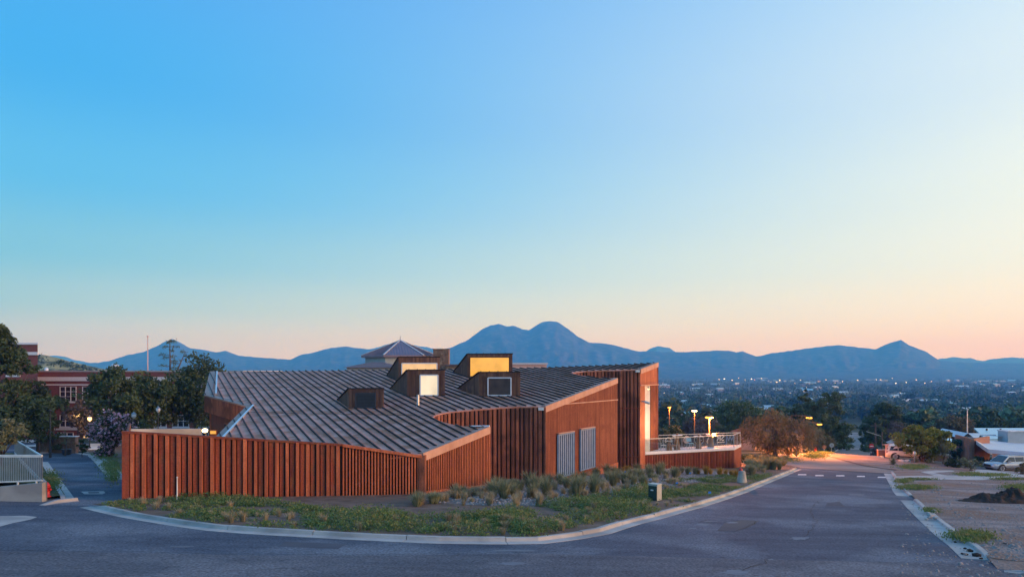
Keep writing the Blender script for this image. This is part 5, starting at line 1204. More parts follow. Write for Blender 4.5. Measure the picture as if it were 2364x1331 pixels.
# ------------------------------------------------------------------ cars
def car(name, label, x, y, rz_, Ln, Wd, Ht, paint, dz=0.0, cat='car'):
    g = gz(x, y) + dz; t = thing(name, label, cat, (x, y, g), None, 0); c, s = math.cos(rz_), math.sin(rz_)
    def P(a, b, z): return Vector((x + a * c - b * s, y + a * s + b * c, g + z))
    L2, w = Ln / 2, Wd / 2; wr = .39 * Ht / 1.7
    # body: sections (station, bottom, top, half width)
    S = [(-1, .55, .80, .80), (-.985, .42, .95, .90), (-.93, .32, 1.02, .97), (-.5, .28, 1.06, 1), (0, .27, 1.05, 1), (.32, .27, 1.03, 1), (.50, .28, 1.02, .99), (.80, .30, .93, .96), (.94, .36, .84, .88), (1, .48, .72, .74)]
    mb = MB(); n = 10
    for st, zb, zt, hw in S:
        zb *= Ht / 1.72; zt *= Ht / 1.72; b = hw * w; m = (zb + zt) / 2
        ring_ = [(-b * .88, zb), (b * .88, zb), (b * .98, zb + .1), (b, m), (b * .97, zt - .12), (b * .88, zt - .02), (0, zt + .02), (-b * .88, zt - .02), (-b * .97, zt - .12), (-b, m)]
        mb.v += [tuple(P(st * L2, bb, zz)) for bb, zz in ring_]
    for i in range(len(S) - 1): mb.f += [(i * n + j, i * n + (j + 1) % n, (i + 1) * n + (j + 1) % n, (i + 1) * n + j) for j in range(n)]
    mb.f += [tuple(range(n)), tuple(range((len(S) - 1) * n, len(S) * n))[::-1]]
    body = mb.build('body', M[paint], t, True)
    # cabin
    kz = Ht / 1.72; C0 = [(-.97, .90), (.50, .985)]; top = [(-.86, .70), (.16, .76)]
    def cab(f, name, m, side=None):
        pts = [(-.97, .92 * w, 1.0 * kz), (.56, .92 * w, 1.0 * kz), (.22, .74 * w, 1.66 * kz), (-.20, .76 * w, 1.72 * kz), (-.86, .74 * w, 1.64 * kz)]
        v = [tuple(P(a * L2 * f[0], b * f[1], z + f[2])) for a, b, z in pts] + [tuple(P(a * L2 * f[0], -b * f[1], z + f[2])) for a, b, z in pts]
        return MB().add(v, [(0, 1, 2, 3, 4), (9, 8, 7, 6, 5), (1, 6, 7, 2), (2, 7, 8, 3), (3, 8, 9, 4), (4, 9, 5, 0), (0, 5, 6, 1)]).build(name, M[m], t)
    cab((1, 1, 0), 'cabin', paint)
    def side_win(a0, a1, a2, a3, sg):
        zl, zh = 1.08 * kz, 1.56 * kz
        def yb(z): return sg * (w * (.92 - .18 * (z - 1.0 * kz) / (.66 * kz)) + .012)
        return MB().add([P(a0 * L2, yb(zl), zl), P(a1 * L2, yb(zl), zl), P(a2 * L2, yb(zh), zh), P(a3 * L2, yb(zh), zh), P(a0 * L2, yb(zl) - sg * .01, zl), P(a1 * L2, yb(zl) - sg * .01, zl), P(a2 * L2, yb(zh) - sg * .01, zh), P(a3 * L2, yb(zh) - sg * .01, zh)], [(0, 1, 2, 3), (7, 6, 5, 4), (0, 4, 5, 1), (1, 5, 6, 2), (2, 6, 7, 3), (3, 7, 4, 0)]).build('side_window', M['pane_dark'], t)
    for sg in (1, -1):
        side_win(-.03, .44, .20, -.03, sg); side_win(-.46, -.06, -.06, -.46, sg); side_win(-.86, -.49, -.49, -.78, sg)
        MB().obox(P(.30 * L2, sg * (w + .06), 1.12 * kz), Vector((c, s, 0)), Vector((-s, c, 0)), (0, 0, 1), .10, .09, .08).build('mirror', M[paint], t)
        MB().obox(P(.90 * L2, sg * w * .76, .78 * kz), Vector((c, s, 0)), Vector((-s, c, 0)), (0, 0, 1), .16, .14, .07).build('headlight', M['headlamp'], t)
        MB().obox(P(-.965 * L2, sg * w * .78, .90 * kz), Vector((c, s, 0)), Vector((-s, c, 0)), (0, 0, 1), .06, .14, .12).build('tail_light', M['lamp_red'], t)
        for a in (-.60, .60):
            ax = Vector((-s, c, 0)) * sg; ct = P(a * L2, sg * (w - .13), wr); wh = MB().tube([ct - ax * .10, ct + ax * .12], wr, 20).build('wheel', M['tyre'], t)
            MB().tube([ct + ax * .105, ct + ax * .128], wr * .68, 16).build('rim', M['rim'], wh); sp = MB()
            for k in range(5):
                an = 2 * math.pi * k / 5; dv = Vector((c, s, 0)) * math.cos(an) + Vector((0, 0, 1)) * math.sin(an); sp.bar(ct + ax * .135, ct + ax * .135 + dv * wr * .62, .07, .02)
            sp.build('spokes', M['plastic_black'], wh)
            MB().tube([ct - ax * .14, ct + ax * .115], wr * 1.16, 20).build('wheel_arch', M['plastic_black'], t)
        MB().bar(P(-.45 * L2, sg * w * 1.0, .42 * kz), P(.45 * L2, sg * w * 1.0, .42 * kz), .05, .10).build('sill', M['plastic_black'], t)
    q = [P(.545 * L2, sg * .80 * w, 1.06 * kz) for sg in (-1, 1)] + [P(.25 * L2, sg * .66 * w, 1.62 * kz) for sg in (1, -1)]; up = (P(.1, 0, .12) - P(0, 0, 0)); up = up.normalized() * .012
    MB().add([x + up for x in q] + q, [(0, 1, 2, 3), (7, 6, 5, 4), (0, 4, 5, 1), (1, 5, 6, 2), (2, 6, 7, 3), (3, 7, 4, 0)]).build('windscreen', M['pane_dark'], t)
    q = [P(-.957 * L2, sg * .78 * w, 1.08 * kz) for sg in (-1, 1)] + [P(-.855 * L2, sg * .66 * w, 1.58 * kz) for sg in (1, -1)]; up = (P(-.1, 0, .03) - P(0, 0, 0)).normalized() * .014
    MB().add([x + up for x in q] + q, [(0, 1, 2, 3), (7, 6, 5, 4), (0, 4, 5, 1), (1, 5, 6, 2), (2, 6, 7, 3), (3, 7, 4, 0)]).build('rear_window', M['pane_dark'], t)
    MB().obox(P(.985 * L2, 0, .62 * kz), Vector((c, s, 0)), Vector((-s, c, 0)), (0, 0, 1), .04, w * .5, .12).build('grille', M['plastic_black'], t)
    return t
sx = drop(2327, 76); car('parked_car', 'silver family SUV parked on the concrete drive by the brick hall', sx.x, sx.y, R(180 + 6), 5.0, 1.95, 1.75, 'car_silver', .13)
sx = drop(2098, 84); car('parked_car', 'white SUV parked behind the yellow-green tree', sx.x, sx.y, R(-28), 4.9, 1.9, 1.8, 'car_white', .1)
sx = drop(2178, 92); car('parked_car', 'dim violet-grey car half hidden behind yucca and tree', sx.x, sx.y, R(-8), 4.6, 1.8, 1.5, 'car_silver', .1)
q = along(92, -HW + 1.2); car('parked_car', 'small pale car parked far down the street under the pines', q[0], q[1], math.atan2(-DIR.y, -DIR.x), 4.4, 1.8, 1.6, 'car_white', .08)

# ------------------------------------------------------------------ vegetation
def leaves(rng, pts, size, asp=.5, droop=None, jitter=.35):
    n = len(pts); a = rng.normal(0, 1, (n, 3))
    if droop is not None: a = a * .45 + droop
    a /= np.linalg.norm(a, axis=1, keepdims=True) + 1e-9
    b = np.cross(a, rng.normal(0, 1, (n, 3))); b /= np.linalg.norm(b, axis=1, keepdims=True) + 1e-9
    s = (size * (1 + rng.uniform(-jitter, jitter, n)))[:, None]
    V = np.stack([pts - a * s, pts + b * s * asp, pts + a * s, pts - b * s * asp], 1).reshape(-1, 3)
    return V, np.arange(4 * n).reshape(-1, 4)
def crown_points(rng, n, H, lo, Wd, nc, style, rc=.16):
    zc, rzv = (H + lo) / 2, (H - lo) / 2
    if style in ('round', 'droop', 'bare'):
        d = rng.normal(0, 1, (nc, 3)); d /= np.linalg.norm(d, axis=1, keepdims=True); r = rng.uniform(.35, 1, nc)[:, None] ** .6
        lump = 1 + .22 * np.sin(d[:, :1] * 5 + 1) * np.cos(d[:, 1:2] * 4) + rng.uniform(-.14, .14, (nc, 1))
        c = d * r * lump * np.array([Wd / 2 * .90, Wd / 2 * .90, rzv * .95]); c[:, 2] += zc
        if style == 'droop': c[:, 2] -= (np.hypot(c[:, 0], c[:, 1]) / (Wd / 2)) ** 2 * rzv * .35
        R_ = Wd * rc * rng.uniform(.6, 1.25, nc)
    elif style == 'conifer':
        t = rng.uniform(0, 1, nc) ** .8; an = rng.uniform(0, 6.28, nc); rr = Wd / 2 * (1 - t) ** .75 * rng.uniform(.45, 1.0, nc)
        c = np.stack([np.cos(an) * rr, np.sin(an) * rr, lo + (H - lo) * t * .96], 1); R_ = Wd * rc * (.45 + .7 * (1 - t)) * rng.uniform(.7, 1.2, nc)
    elif style == 'pine':       # irregular tall pine: plates of foliage
        t = rng.uniform(0, 1, nc); an = rng.uniform(0, 6.28, nc); rr = Wd / 2 * np.sqrt(np.clip(1 - (t * 1.02 - .25) ** 2 * 1.5, .05, 1)) * rng.uniform(.3, 1.0, nc)
        c = np.stack([np.cos(an) * rr, np.sin(an) * rr, lo + (H - lo) * t], 1); R_ = Wd * rc * rng.uniform(.6, 1.2, nc)
    elif style == 'column':
        t = rng.uniform(0, 1, nc); an = rng.uniform(0, 6.28, nc); rr = Wd / 2 * np.sin(np.clip(t * .85 + .12, 0, 1) * 3.14) ** .6 * rng.uniform(.3, .8, nc)
        c = np.stack([np.cos(an) * rr, np.sin(an) * rr, lo + (H - lo) * t], 1); R_ = Wd * .22 * np.ones(nc)
    k = rng.randint(0, nc, n); d = rng.normal(0, 1, (n, 3)); d /= np.linalg.norm(d, axis=1, keepdims=True); r = rng.uniform(0, 1, n)[:, None] ** .5
    sq = np.array([1, 1, .55 if style in ('pine', 'conifer') else .75])
    p = c[k] + d * r * R_[k][:, None] * sq
    if style == 'droop': p[:, 2] -= np.abs(rng.normal(0, .35, n))
    return p, c, d
def trunk_mesh(rng, H, lo, c, r, bend=.3, nl=9, forks=1):
    mb = MB(); 
    for f in range(forks):
        ox, oy = (rng.uniform(-.25, .25) * (forks > 1), rng.uniform(-.2, .2) * (forks > 1)); tx, ty = rng.uniform(-bend, bend) * (1 + forks * .8), rng.uniform(-bend, bend)
        top = lo + (H - lo) * .55; pts = [(ox, oy, -.25), (ox + tx * .2, oy + ty * .2, lo * .5), (ox + tx * .6, oy + ty * .6, lo), (ox + tx, oy + ty, top)]
        mb.tube(pts, [r * 1.25, r, r * .8, r * .3], 8)
        idx = rng.choice(len(c), min(nl, len(c)), replace=False)
        for i in idx:
            s = Vector((ox + tx * .7, oy + ty * .7, lo + (top - lo) * rng.uniform(-.1, .7))); e = Vector(c[i]); m = s.lerp(e, .5) + Vector((0, 0, .08 * H * rng.uniform(-.2, .6)))
            mb.tube([s, m, e], [r * .42, r * .26, r * .08], 5)
    return mb
def tree(name, label, x, y, H, lo, Wd, m, n, size, seed, style='round', nc=40, z=None, r=None, group=None, cat='tree', rc=.16, forks=1, asp=.5, nl=9, m2=None, trunk='bark'):
    rng = np.random.RandomState(seed); zb = gz(x, y) if z is None else z
    t = thing(name, label, cat, (x, y, zb), group)
    p, c, d = crown_points(rng, n, H, lo, Wd, nc, style, rc)
    dr = None
    if style == 'droop':
        dr = p * np.array([1, 1, 0]); dr /= np.linalg.norm(dr, axis=1, keepdims=True) + 1e-6; dr = dr * .7 + np.array([0, 0, -1.0])
    V, Q = leaves(rng, p, size, asp, dr)
    tm = trunk_mesh(rng, H, lo, c, r or H * .022, .04 * H, nl, forks); me = bpy.data.meshes.new('trunk'); me.from_pydata(tm.v, [], tm.f); me.update(); link_mesh('trunk', me, M[trunk], t, True)
    link_mesh('crown', np_mesh('crown', V, Q, M[m]), None, t)
    if m2:       # blossom on the outer shell
        mat2, n2, s2 = m2; n2 = min(n2, n // 2); out = p[np.argsort(-np.linalg.norm((p - np.array([0, 0, (H + lo) / 2])) / np.array([Wd / 2, Wd / 2, (H - lo) / 2]), axis=1))[:n2 * 2]][rng.choice(n2 * 2, n2, replace=False)]
        V, Q = leaves(rng, out + rng.normal(0, .08, out.shape), s2, .8); link_mesh('blossom', np_mesh('blossom', V, Q, M[mat2]), None, t)
    return t
def tree_px(name, label, u, v_top, y, w_px, m, n, size, seed, lo=.3, **k):
    h = at(u, v_top, y); g = gz(h.x, y); H = h.z - g; return tree(name, label, h.x, y, H, H * lo, w_px / F * y, m, n, size, seed, **k)
tree_px('evergreen_tree', 'huge dark evergreen tree covering the tall brick wing', -4, 742, 60, 290, 'leaf_dark', 18000, .17, 1, .10, style='conifer', nc=190, rc=.105)
tree_px('broadleaf_tree', 'dark spreading tree next to the huge evergreen, over the drive', 88, 890, 64, 105, 'leaf_dark', 4500, .20, 2, .35, nc=40)
tree_px('olive_tree', 'small grey-green olive tree inside the guard rail', 2, 935, 38, 85, 'leaf_olive', 4200, .085, 3, .28, nc=34, cat='tree')
tree_px('conifer_tree', 'dark drooping conifer behind the straight pole', 118, 930, 66, 62, 'leaf_pine', 3600, .15, 4, .12, style='conifer', nc=44)
tree_px('broadleaf_tree', 'dense dark tree left of the roof, in front of the brick hall', 262, 850, 76, 140, 'leaf_mid', 9000, .20, 5, .22, nc=55)
tree_px('broadleaf_tree', 'dense dark green tree in the middle of the campus row', 345, 847, 80, 140, 'leaf_mid', 8500, .20, 6, .2, nc=55)
tree_px('broadleaf_tree', 'dense tree touching the left corner of the museum roof', 455, 836, 84, 170, 'leaf_dark', 9500, .21, 7, .18, nc=58)
tree_px('small_tree', 'small dark purple-brown tree around the glowing campus lamps', 186, 925, 73, 70, 'leaf_grey', 2600, .15, 8, .3, nc=26)
tree_px('flowering_shrub', 'round pink flowering shrub beside the drive end', 250, 942, 58, 96, 'leaf_dark', 4200, .12, 9, .12, nc=46, rc=.13, forks=3, m2=('flower', 3600, .11), cat='shrub')
tree_px('green_shrub', 'small bright green bush at the pavement edge', 190, 1010, 60, 24, 'leaf_mid', 900, .08, 10, .08, nc=14, cat='shrub')
tree_px('green_shrub', 'dark rounded bush under the campus trees', 332, 968, 66, 46, 'leaf_mid', 1600, .11, 11, .05, nc=20, cat='shrub')
tree_px('green_shrub', 'thin young plant beside the drive kerb', 150, 985, 61, 16, 'leaf_olive', 350, .07, 44, .3, nc=10, cat='shrub')
def cedar(u, v_top, y, seed):
    rng = np.random.RandomState(seed); h = at(u, v_top, y); g = gz(h.x, y); H = h.z - g; t = thing('cedar_tree', 'sparse dark cedar with flat open branches above the hall roof', 'tree', (h.x, y, g))
    mb = MB().tube([(0, 0, -.2), (.1, 0, H * .5), (0, 0, H)], [.3, .2, .04], 8); mb.tube([(.2, 0, H * .55), (1.6, 0, H * .75), (2.4, .2, H * .88)], [.14, .1, .03], 6); P = []
    for k in range(46):
        z = H * rng.uniform(.45, .99); an = rng.uniform(0, 6.28); L = 3.4 * (1 - (z / H - .4) * 1.2) * rng.uniform(.5, 1.15); L = max(L, .4)
        s = Vector((0, 0, z)) if k % 3 else Vector((1.6 + (z / H - .75) * 4, 0, z * .9)); e = s + Vector((math.cos(an) * L, math.sin(an) * L, .25 * L * rng.uniform(-.2, .6))); mb.tube([s, e], [.04, .012], 4)
        for q in range(36): f = rng.uniform(.3, 1.05); P.append(np.array(s.lerp(e, f)) + rng.normal(0, [.2, .2, .13]))
    me = bpy.data.meshes.new('trunk'); me.from_pydata(mb.v, [], mb.f); link_mesh('trunk', me, M['bark'], t); V, Q = leaves(rng, np.array(P), .16, .35); link_mesh('crown', np_mesh('crown', V, Q, M['leaf_pine']), None, t)
cedar(392, 783, 108, 12)
# right-hand side trees
tree_px('mesquite_tree', 'broad drooping mesquite lit orange by the street lamps', 1792, 946, 80, 175, 'leaf_mesquite', 15000, .17, 13, .20, style='droop', nc=80, rc=.13, forks=2, r=.17, asp=.22)
tree_px('mesquite_tree', 'smaller orange-lit mesquite under the second street lamp', 1886, 985, 112, 80, 'leaf_mesquite', 4500, .18, 14, .22, style='droop', nc=36, rc=.15, asp=.25)
tree_px('pine_tree', 'tall dark pine left of the street, behind the second lamp', 1914, 908, 122, 95, 'leaf_pine', 10000, .23, 15, .10, style='pine', nc=70, rc=.14)
tree_px('pine_tree', 'dark pine standing behind both sodium lamps', 1862, 912, 135, 72, 'leaf_pine', 6000, .24, 16, .15, style='pine', nc=46)
tree_px('cypress_tree', 'narrow dark cypress spire above the left pines', 1860, 893, 165, 17, 'leaf_pine', 1400, .25, 17, .05, style='column', nc=24)
tree_px('pine_tree', 'low spreading pine at the street edge, left side far down', 1932, 985, 142, 44, 'leaf_pine', 3200, .24, 18, .08, style='pine', nc=30)
tree_px('broadleaf_tree', 'big rounded green tree beyond the terrace end', 1702, 922, 165, 130, 'leaf_mid', 9000, .32, 19, .12, nc=60)
tree_px('broadleaf_tree', 'dark tree behind the terrace beside the museum tower', 1548, 985, 105, 70, 'leaf_dark', 3500, .22, 20, .10, nc=30)
tree_px('broadleaf_tree', 'brownish dark tree behind the terrace middle', 1622, 962, 135, 100, 'leaf_grey', 4500, .26, 21, .10, nc=38)
tree_px('broadleaf_tree', 'dark olive tree behind the terrace end', 1676, 978, 128, 80, 'leaf_dark', 3500, .25, 45, .10, nc=30)
tree_px('broadleaf_tree', 'dark green tree beyond the lit parking poles', 1580, 968, 160, 90, 'leaf_mid', 3500, .3, 46, .10, nc=30)
tree_px('green_shrub', 'dark leafy bush at the end of the terrace base', 1724, 1045, 68, 36, 'leaf_dark', 1300, .10, 22, .05, nc=18, cat='shrub')
tree_px('pine_tree', 'tall dark pine right of the street', 2044, 932, 138, 82, 'leaf_pine', 8500, .25, 23, .10, style='pine', nc=60)
tree_px('pine_tree', 'broad dark pine overhanging the street from the right', 2016, 962, 126, 58, 'leaf_pine', 5500, .24, 24, .10, style='pine', nc=44)
tree_px('green_shrub', 'green bush behind the stop sign', 2005, 1020, 118, 40, 'leaf_mid', 1500, .16, 25, .05, nc=20, cat='shrub')
tree_px('green_shrub', 'reddish dry bush at the foot of the utility poles', 2022, 1032, 104, 34, 'leaf_grey', 1200, .14, 26, .05, nc=18, cat='shrub')
tree_px('bare_tree', 'grey leafless-looking tree behind the yellow-green tree', 2078, 972, 132, 86, 'leaf_grey', 3600, .20, 27, .18, nc=36, asp=.2)
tree_px('maple_tree', 'bushy yellow-green tree in front of the white SUV', 2130, 976, 82, 112, 'leaf_lime', 10000, .16, 28, .17, nc=60, rc=.14, forks=2)
tree_px('broadleaf_tree', 'dark tree close behind the lantern post', 2212, 1012, 90, 50, 'leaf_dark', 2800, .16, 29, .12, nc=26)
tree_px('broadleaf_tree', 'brown-green rounded tree behind the gabled skylight', 2200, 955, 138, 96, 'leaf_mesquite', 6000, .26, 30, .12, nc=44)
tree_px('broadleaf_tree', 'dark rounded tree behind the blue metal roof', 2296, 956, 150, 92, 'leaf_dark', 6000, .28, 31, .12, nc=44)
tree_px('broadleaf_tree', 'dark tree behind the far end of the blue roof', 2372, 962, 150, 80, 'leaf_mid', 4500, .28, 32, .12, nc=36)
tree_px('green_shrub', 'dark bluish shrub beside the winding path', 2207, 1056, 76, 38, 'leaf_dark', 1800, .10, 33, .06, nc=22, cat='shrub')
tree_px('green_shrub', 'open-branched small olive shrub on the grass by the path', 2240, 1057, 72, 42, 'leaf_olive', 1500, .085, 34, .30, nc=20, cat='shrub', forks=3, r=.05)
tree_px('green_shrub', 'dark low shrub before the brick hall wall', 2262, 1050, 82, 38, 'leaf_dark', 1500, .11, 35, .05, nc=18, cat='shrub')
tree_px('green_shrub', 'round brown-olive bush in front of the silver SUV', 2362, 1068, 71, 32, 'leaf_mesquite', 1500, .08, 36, .04, nc=20, cat='shrub')
for k, (u, v, y, w) in enumerate(((1936, 1000, 150, 20), (1944, 978, 200, 20), (2004, 990, 172, 20), (1912, 1010, 116, 18), (2000, 972, 230, 22), (1950, 966, 260, 14))):
    tree_px('roadside_tree', 'dark tree lining the street further down', u, v, y, w * 1.5, 'leaf_pine', 1600, .25, 60 + k, .1, nc=22, group='trees lining the street')
for k, (u, v, y, w, m_) in enumerate(((1752, 938, 205, 60, 'leaf_dark'), (1812, 930, 190, 62, 'leaf_mid'), (1838, 946, 170, 44, 'leaf_dark'), (1790, 952, 150, 50, 'leaf_mid'), (2098, 946, 190, 62, 'leaf_mid'), (2150, 940, 215, 64, 'leaf_dark'), (2235, 944, 200, 60, 'leaf_mid'), (2262, 938, 230, 54, 'leaf_dark'), (2342, 946, 205, 66, 'leaf_mid'), (2070, 950, 165, 46, 'leaf_dark'), (1655, 948, 190, 50, 'leaf_dark'), (1600, 955, 200, 56, 'leaf_mid'))):
    tree_px('broadleaf_tree', 'full rounded green tree on the slope below the street corner', u, v, y, w, m_, 2600, .34, 80 + k, .1, nc=34, group='full green trees on the slope')
def spiky(u, v_top, y, w_px, n, label, m, seed, trunk_h=0.0, name='yucca', v0=None):
    rng = random.Random(seed); h = at(u, v_top, y); g = gz(h.x, y) + .08; t = thing(name, label, 'plant', (h.x, y, g)); H = h.z - g; L = w_px / F * y * .55
    if trunk_h: MB().tube([(h.x, y, g - .1), (h.x + .1, y, g + H * trunk_h)], [.16, .13], 8).build('trunk', M['bark'], t)
    mb = MB(); c = Vector((h.x, y, g + H * trunk_h))
    for k in range(n):
        an = rng.uniform(0, 6.28); el = rng.uniform(-.5 if trunk_h else .15, 1.5); d = Vector((math.cos(an) * math.cos(el), math.sin(an) * math.cos(el), math.sin(el))); e = c + d * L * rng.uniform(.7, 1.1); s = d.cross(Vector((0, 0, 1))); s = s.normalized() * .035 if s.length > .01 else Vector((.035, 0, 0))
        m_ = c.lerp(e, .5) + Vector((0, 0, .05)); mb.add([c - s * .5, c + s * .5, m_ + s, m_ - s, e], [(0, 1, 2, 3), (3, 2, 4)])
    o = mb.build('leaf_rosette', M[m], t)
spiky(2178, 1024, 80, 46, 240, 'spiky yucca on a short trunk beside the white post', 'agave', 1, .55); spiky(2186, 1062, 78, 34, 120, 'low grey agave under the yucca', 'agave', 2, 0); spiky(2062, 1058, 74, 34, 140, 'spiky agave at the street corner of the lot', 'agave', 3, .1)
spiky(1772, 1048, 84, 34, 160, 'orange-lit spiky shrub left of the mesquite trunk', 'bunch_gold', 4, .05); spiky(1818, 1052, 82, 30, 140, 'orange-lit spiky shrub right of the mesquite trunk', 'bunch_gold', 5, .05); spiky(1864, 1048, 90, 22, 120, 'spiky agave on the lit far corner', 'agave', 6, .05)
spiky(2114, 1066, 80, 26, 110, 'low dry spiky clump under the yellow-green tree', 'bunch_straw', 7, 0); spiky(2145, 1068, 80, 22, 110, 'low green spiky clump right of the yellow-green tree', 'bunch_green', 8, 0)

# bunch grasses of the planting strip
def clump_mesh(name, n, H, spread, seed, m, m2=None):
    rng = random.Random(seed); mb = MB()
    for k in range(n):
        an = rng.uniform(0, 6.28); lean = rng.uniform(.05, 1.0) * spread; h = H * rng.uniform(.6, 1.08); b = Vector((math.cos(an) * .05, math.sin(an) * .05, 0)) * rng.uniform(0, 2); d = Vector((math.cos(an), math.sin(an), 0))
        p1 = b + d * lean * .35 + Vector((0, 0, h * .6)); p2 = b + d * lean + Vector((0, 0, h * (1 - .25 * lean))); s = Vector((-d.y, d.x, 0)).lerp(d, rng.uniform(-.5, .5)).normalized() * .015
        mb.add([b - s, b + s, p1 + s * .9, p1 - s * .9, p2], [(0, 1, 2, 3), (3, 2, 4)])
    me = bpy.data.meshes.new(name); me.from_pydata(mb.v, [], mb.f); me.update(); me.materials.append(M[m]); return me
CL = [clump_mesh('grass_clump', 150, .74, .52, s, 'bunch_green') for s in (1, 2, 3)]; CS = [clump_mesh('grass_clump', 90, .52, .36, s, 'bunch_straw') for s in (4, 5)]; CG = [clump_mesh('grass_clump', 110, .55, .35, 6, 'bunch_gold')]
def clump(me, u, v, s, label, group):
    q = G(u, v, .13)
    o = bpy.data.objects.new('grass_clump', me); COL.objects.link(o); o.location = (q[0], q[1], gz(*q) + .12); o.scale = (s * rg.uniform(.9, 1.2), s * rg.uniform(.9, 1.2), s * rg.uniform(.9, 1.15)); o.rotation_euler = (0, 0, rg.uniform(0, 6.28)); tag(o, label, 'grass clump', group)
rg = random.Random(17)
big = [(1150, 1128), (1168, 1136), (1185, 1124), (1200, 1130), (1218, 1126), (1236, 1133), (1252, 1128), (1270, 1124), (1296, 1118), (1310, 1127), (1332, 1122), (1345, 1130), (1372, 1118), (1390, 1126), (1402, 1106), (1415, 1122), (1425, 1112), (1440, 1116), (1455, 1104), (1462, 1118), (1478, 1110), (1488, 1122), (1500, 1100), (1330, 1146), (1262, 1146), (1228, 1148),
       (1475, 1092), (1500, 1090), (1520, 1096), (1530, 1090), (1555, 1093), (1575, 1092), (1590, 1094), (1605, 1095), (1140, 1146), (1160, 1150), (1188, 1148), (1374, 1136), (1560, 1104), (1470, 1102), (1535, 1104), (1512, 1110), (1345, 1108), (1378, 1104), (1400, 1096), (1420, 1100)]
for u, v in big: clump(rg.choice(CL), u + rg.uniform(-3, 3), v + rg.uniform(-1, 2), rg.uniform(.85, 1.35), 'large grey-green bunch grass in the gravel beside the museum', 'grey-green bunch grasses')
for k in range(70):
    u = rg.uniform(1040, 1600); v = rg.uniform(1132, 1168) - max(0, (u - 1250)) * .115
    clump(rg.choice(CS), u, v, rg.uniform(.55, 1.1), 'small straw-coloured grass tuft in the gravel bed', 'straw-coloured grass tufts')
for k in range(40):
    u = rg.uniform(955, 1135); v = 1163 - (u - 955) * .17 + rg.uniform(-3, 8); clump(rg.choice(CS + CL[:1]), u, v, rg.uniform(.5, .95), 'dry grass tuft along the slatted museum corner', 'dry tufts at the slatted corner')
for u, v in ((1448, 1088), (1452, 1086), (1440, 1089), (1612, 1094), (1630, 1095), (1640, 1094), (1662, 1098), (1690, 1100), (1700, 1102), (1676, 1097)): clump(CG[0], u, v, rg.uniform(.8, 1.25), 'golden grass clump at the foot of the terrace or tower', 'golden grass clumps')
for k in range(34):
    u = rg.uniform(1725, 1815); v = rg.uniform(1070, 1098) - (u - 1725) * .14; clump(rg.choice(CL + CS[:1]), u, v, rg.uniform(.9, 1.5), 'grass clump on the verge between terrace and street corner', 'verge grass clumps')
for k in range(70):
    s_ = rg.uniform(0, 1); i_ = min(len(KERB) - 2, int(s_ * (len(KERB) - 6))); a_, b_ = Vector(KERB[i_]), Vector(KERB[i_ + 1]); d_ = (b_ - a_).normalized(); q_ = a_.lerp(b_, rg.uniform(0, 1)) + Vector((-d_.y, d_.x)) * rg.uniform(.5, 3.2)
    if q_.x < C.x and q_.y > W0.y + (q_.x - W0.x) * (C.y - W0.y) / (C.x - W0.x) - .3: continue
    o = bpy.data.objects.new('grass_tuft', rg.choice(CS)); COL.objects.link(o); s_ = rg.uniform(.35, .75); o.location = (q_.x, q_.y, gz(q_.x, q_.y) + .12); o.scale = (s_, s_, s_ * rg.uniform(.8, 1.2)); o.rotation_euler = (0, 0, rg.uniform(0, 6)); tag(o, 'dry straw tuft among the green kerbside weeds', 'grass tuft', 'dry tufts among the kerbside weeds')
# gravel sheet, stones
gp = [G(u, v, .14) for u, v in ((985, 1158), (1120, 1166), (1300, 1166), (1420, 1148), (1520, 1128), (1640, 1106), (1700, 1098), (1690, 1088), (1480, 1078), (1420, 1090), (1258, 1112), (1130, 1130), (1050, 1142))]
sheet('gravel_bed', gp, .141, 'gravel_bed')
def gravel():
    rng = np.random.RandomState(6); xs = [p[0] for p in gp]; ys = [p[1] for p in gp]; V = []; Q = []; base = np.array([(-1, -1, -.3), (1, -1, -.3), (1, 1, -.3), (-1, 1, -.3), (-.6, -.5, .7), (.6, -.6, .6), (.5, .6, .7), (-.6, .5, .6)]); fq = np.array([(4, 5, 6, 7), (0, 1, 5, 4), (1, 2, 6, 5), (2, 3, 7, 6), (3, 0, 4, 7)]); n = 0
    while n < 5200:
        x, y = rng.uniform(min(xs), max(xs)), rng.uniform(min(ys), max(ys))
        if not in_poly(x, y, gp) or vnoise(x, y, 1.4, 3) < .3: continue
        r = rng.uniform(.018, .06); a = rng.uniform(0, 6.28); b = base * r * rng.uniform(.7, 1.3, 3) + rng.normal(0, r * .15, (8, 3)); c, s = math.cos(a), math.sin(a)
        b = np.stack([b[:, 0] * c - b[:, 1] * s + x, b[:, 0] * s + b[:, 1] * c + y, b[:, 2] + gz(x, y) + .15], 1); V.append(b); Q.append(fq + 8 * n); n += 1
    o = link_mesh('gravel_stones', np_mesh('gravel_stones', np.concatenate(V), np.concatenate(Q), M['gravel']), None); tag(o, 'loose grey stones covering the planting bed', 'gravel', kind='stuff')
gravel()
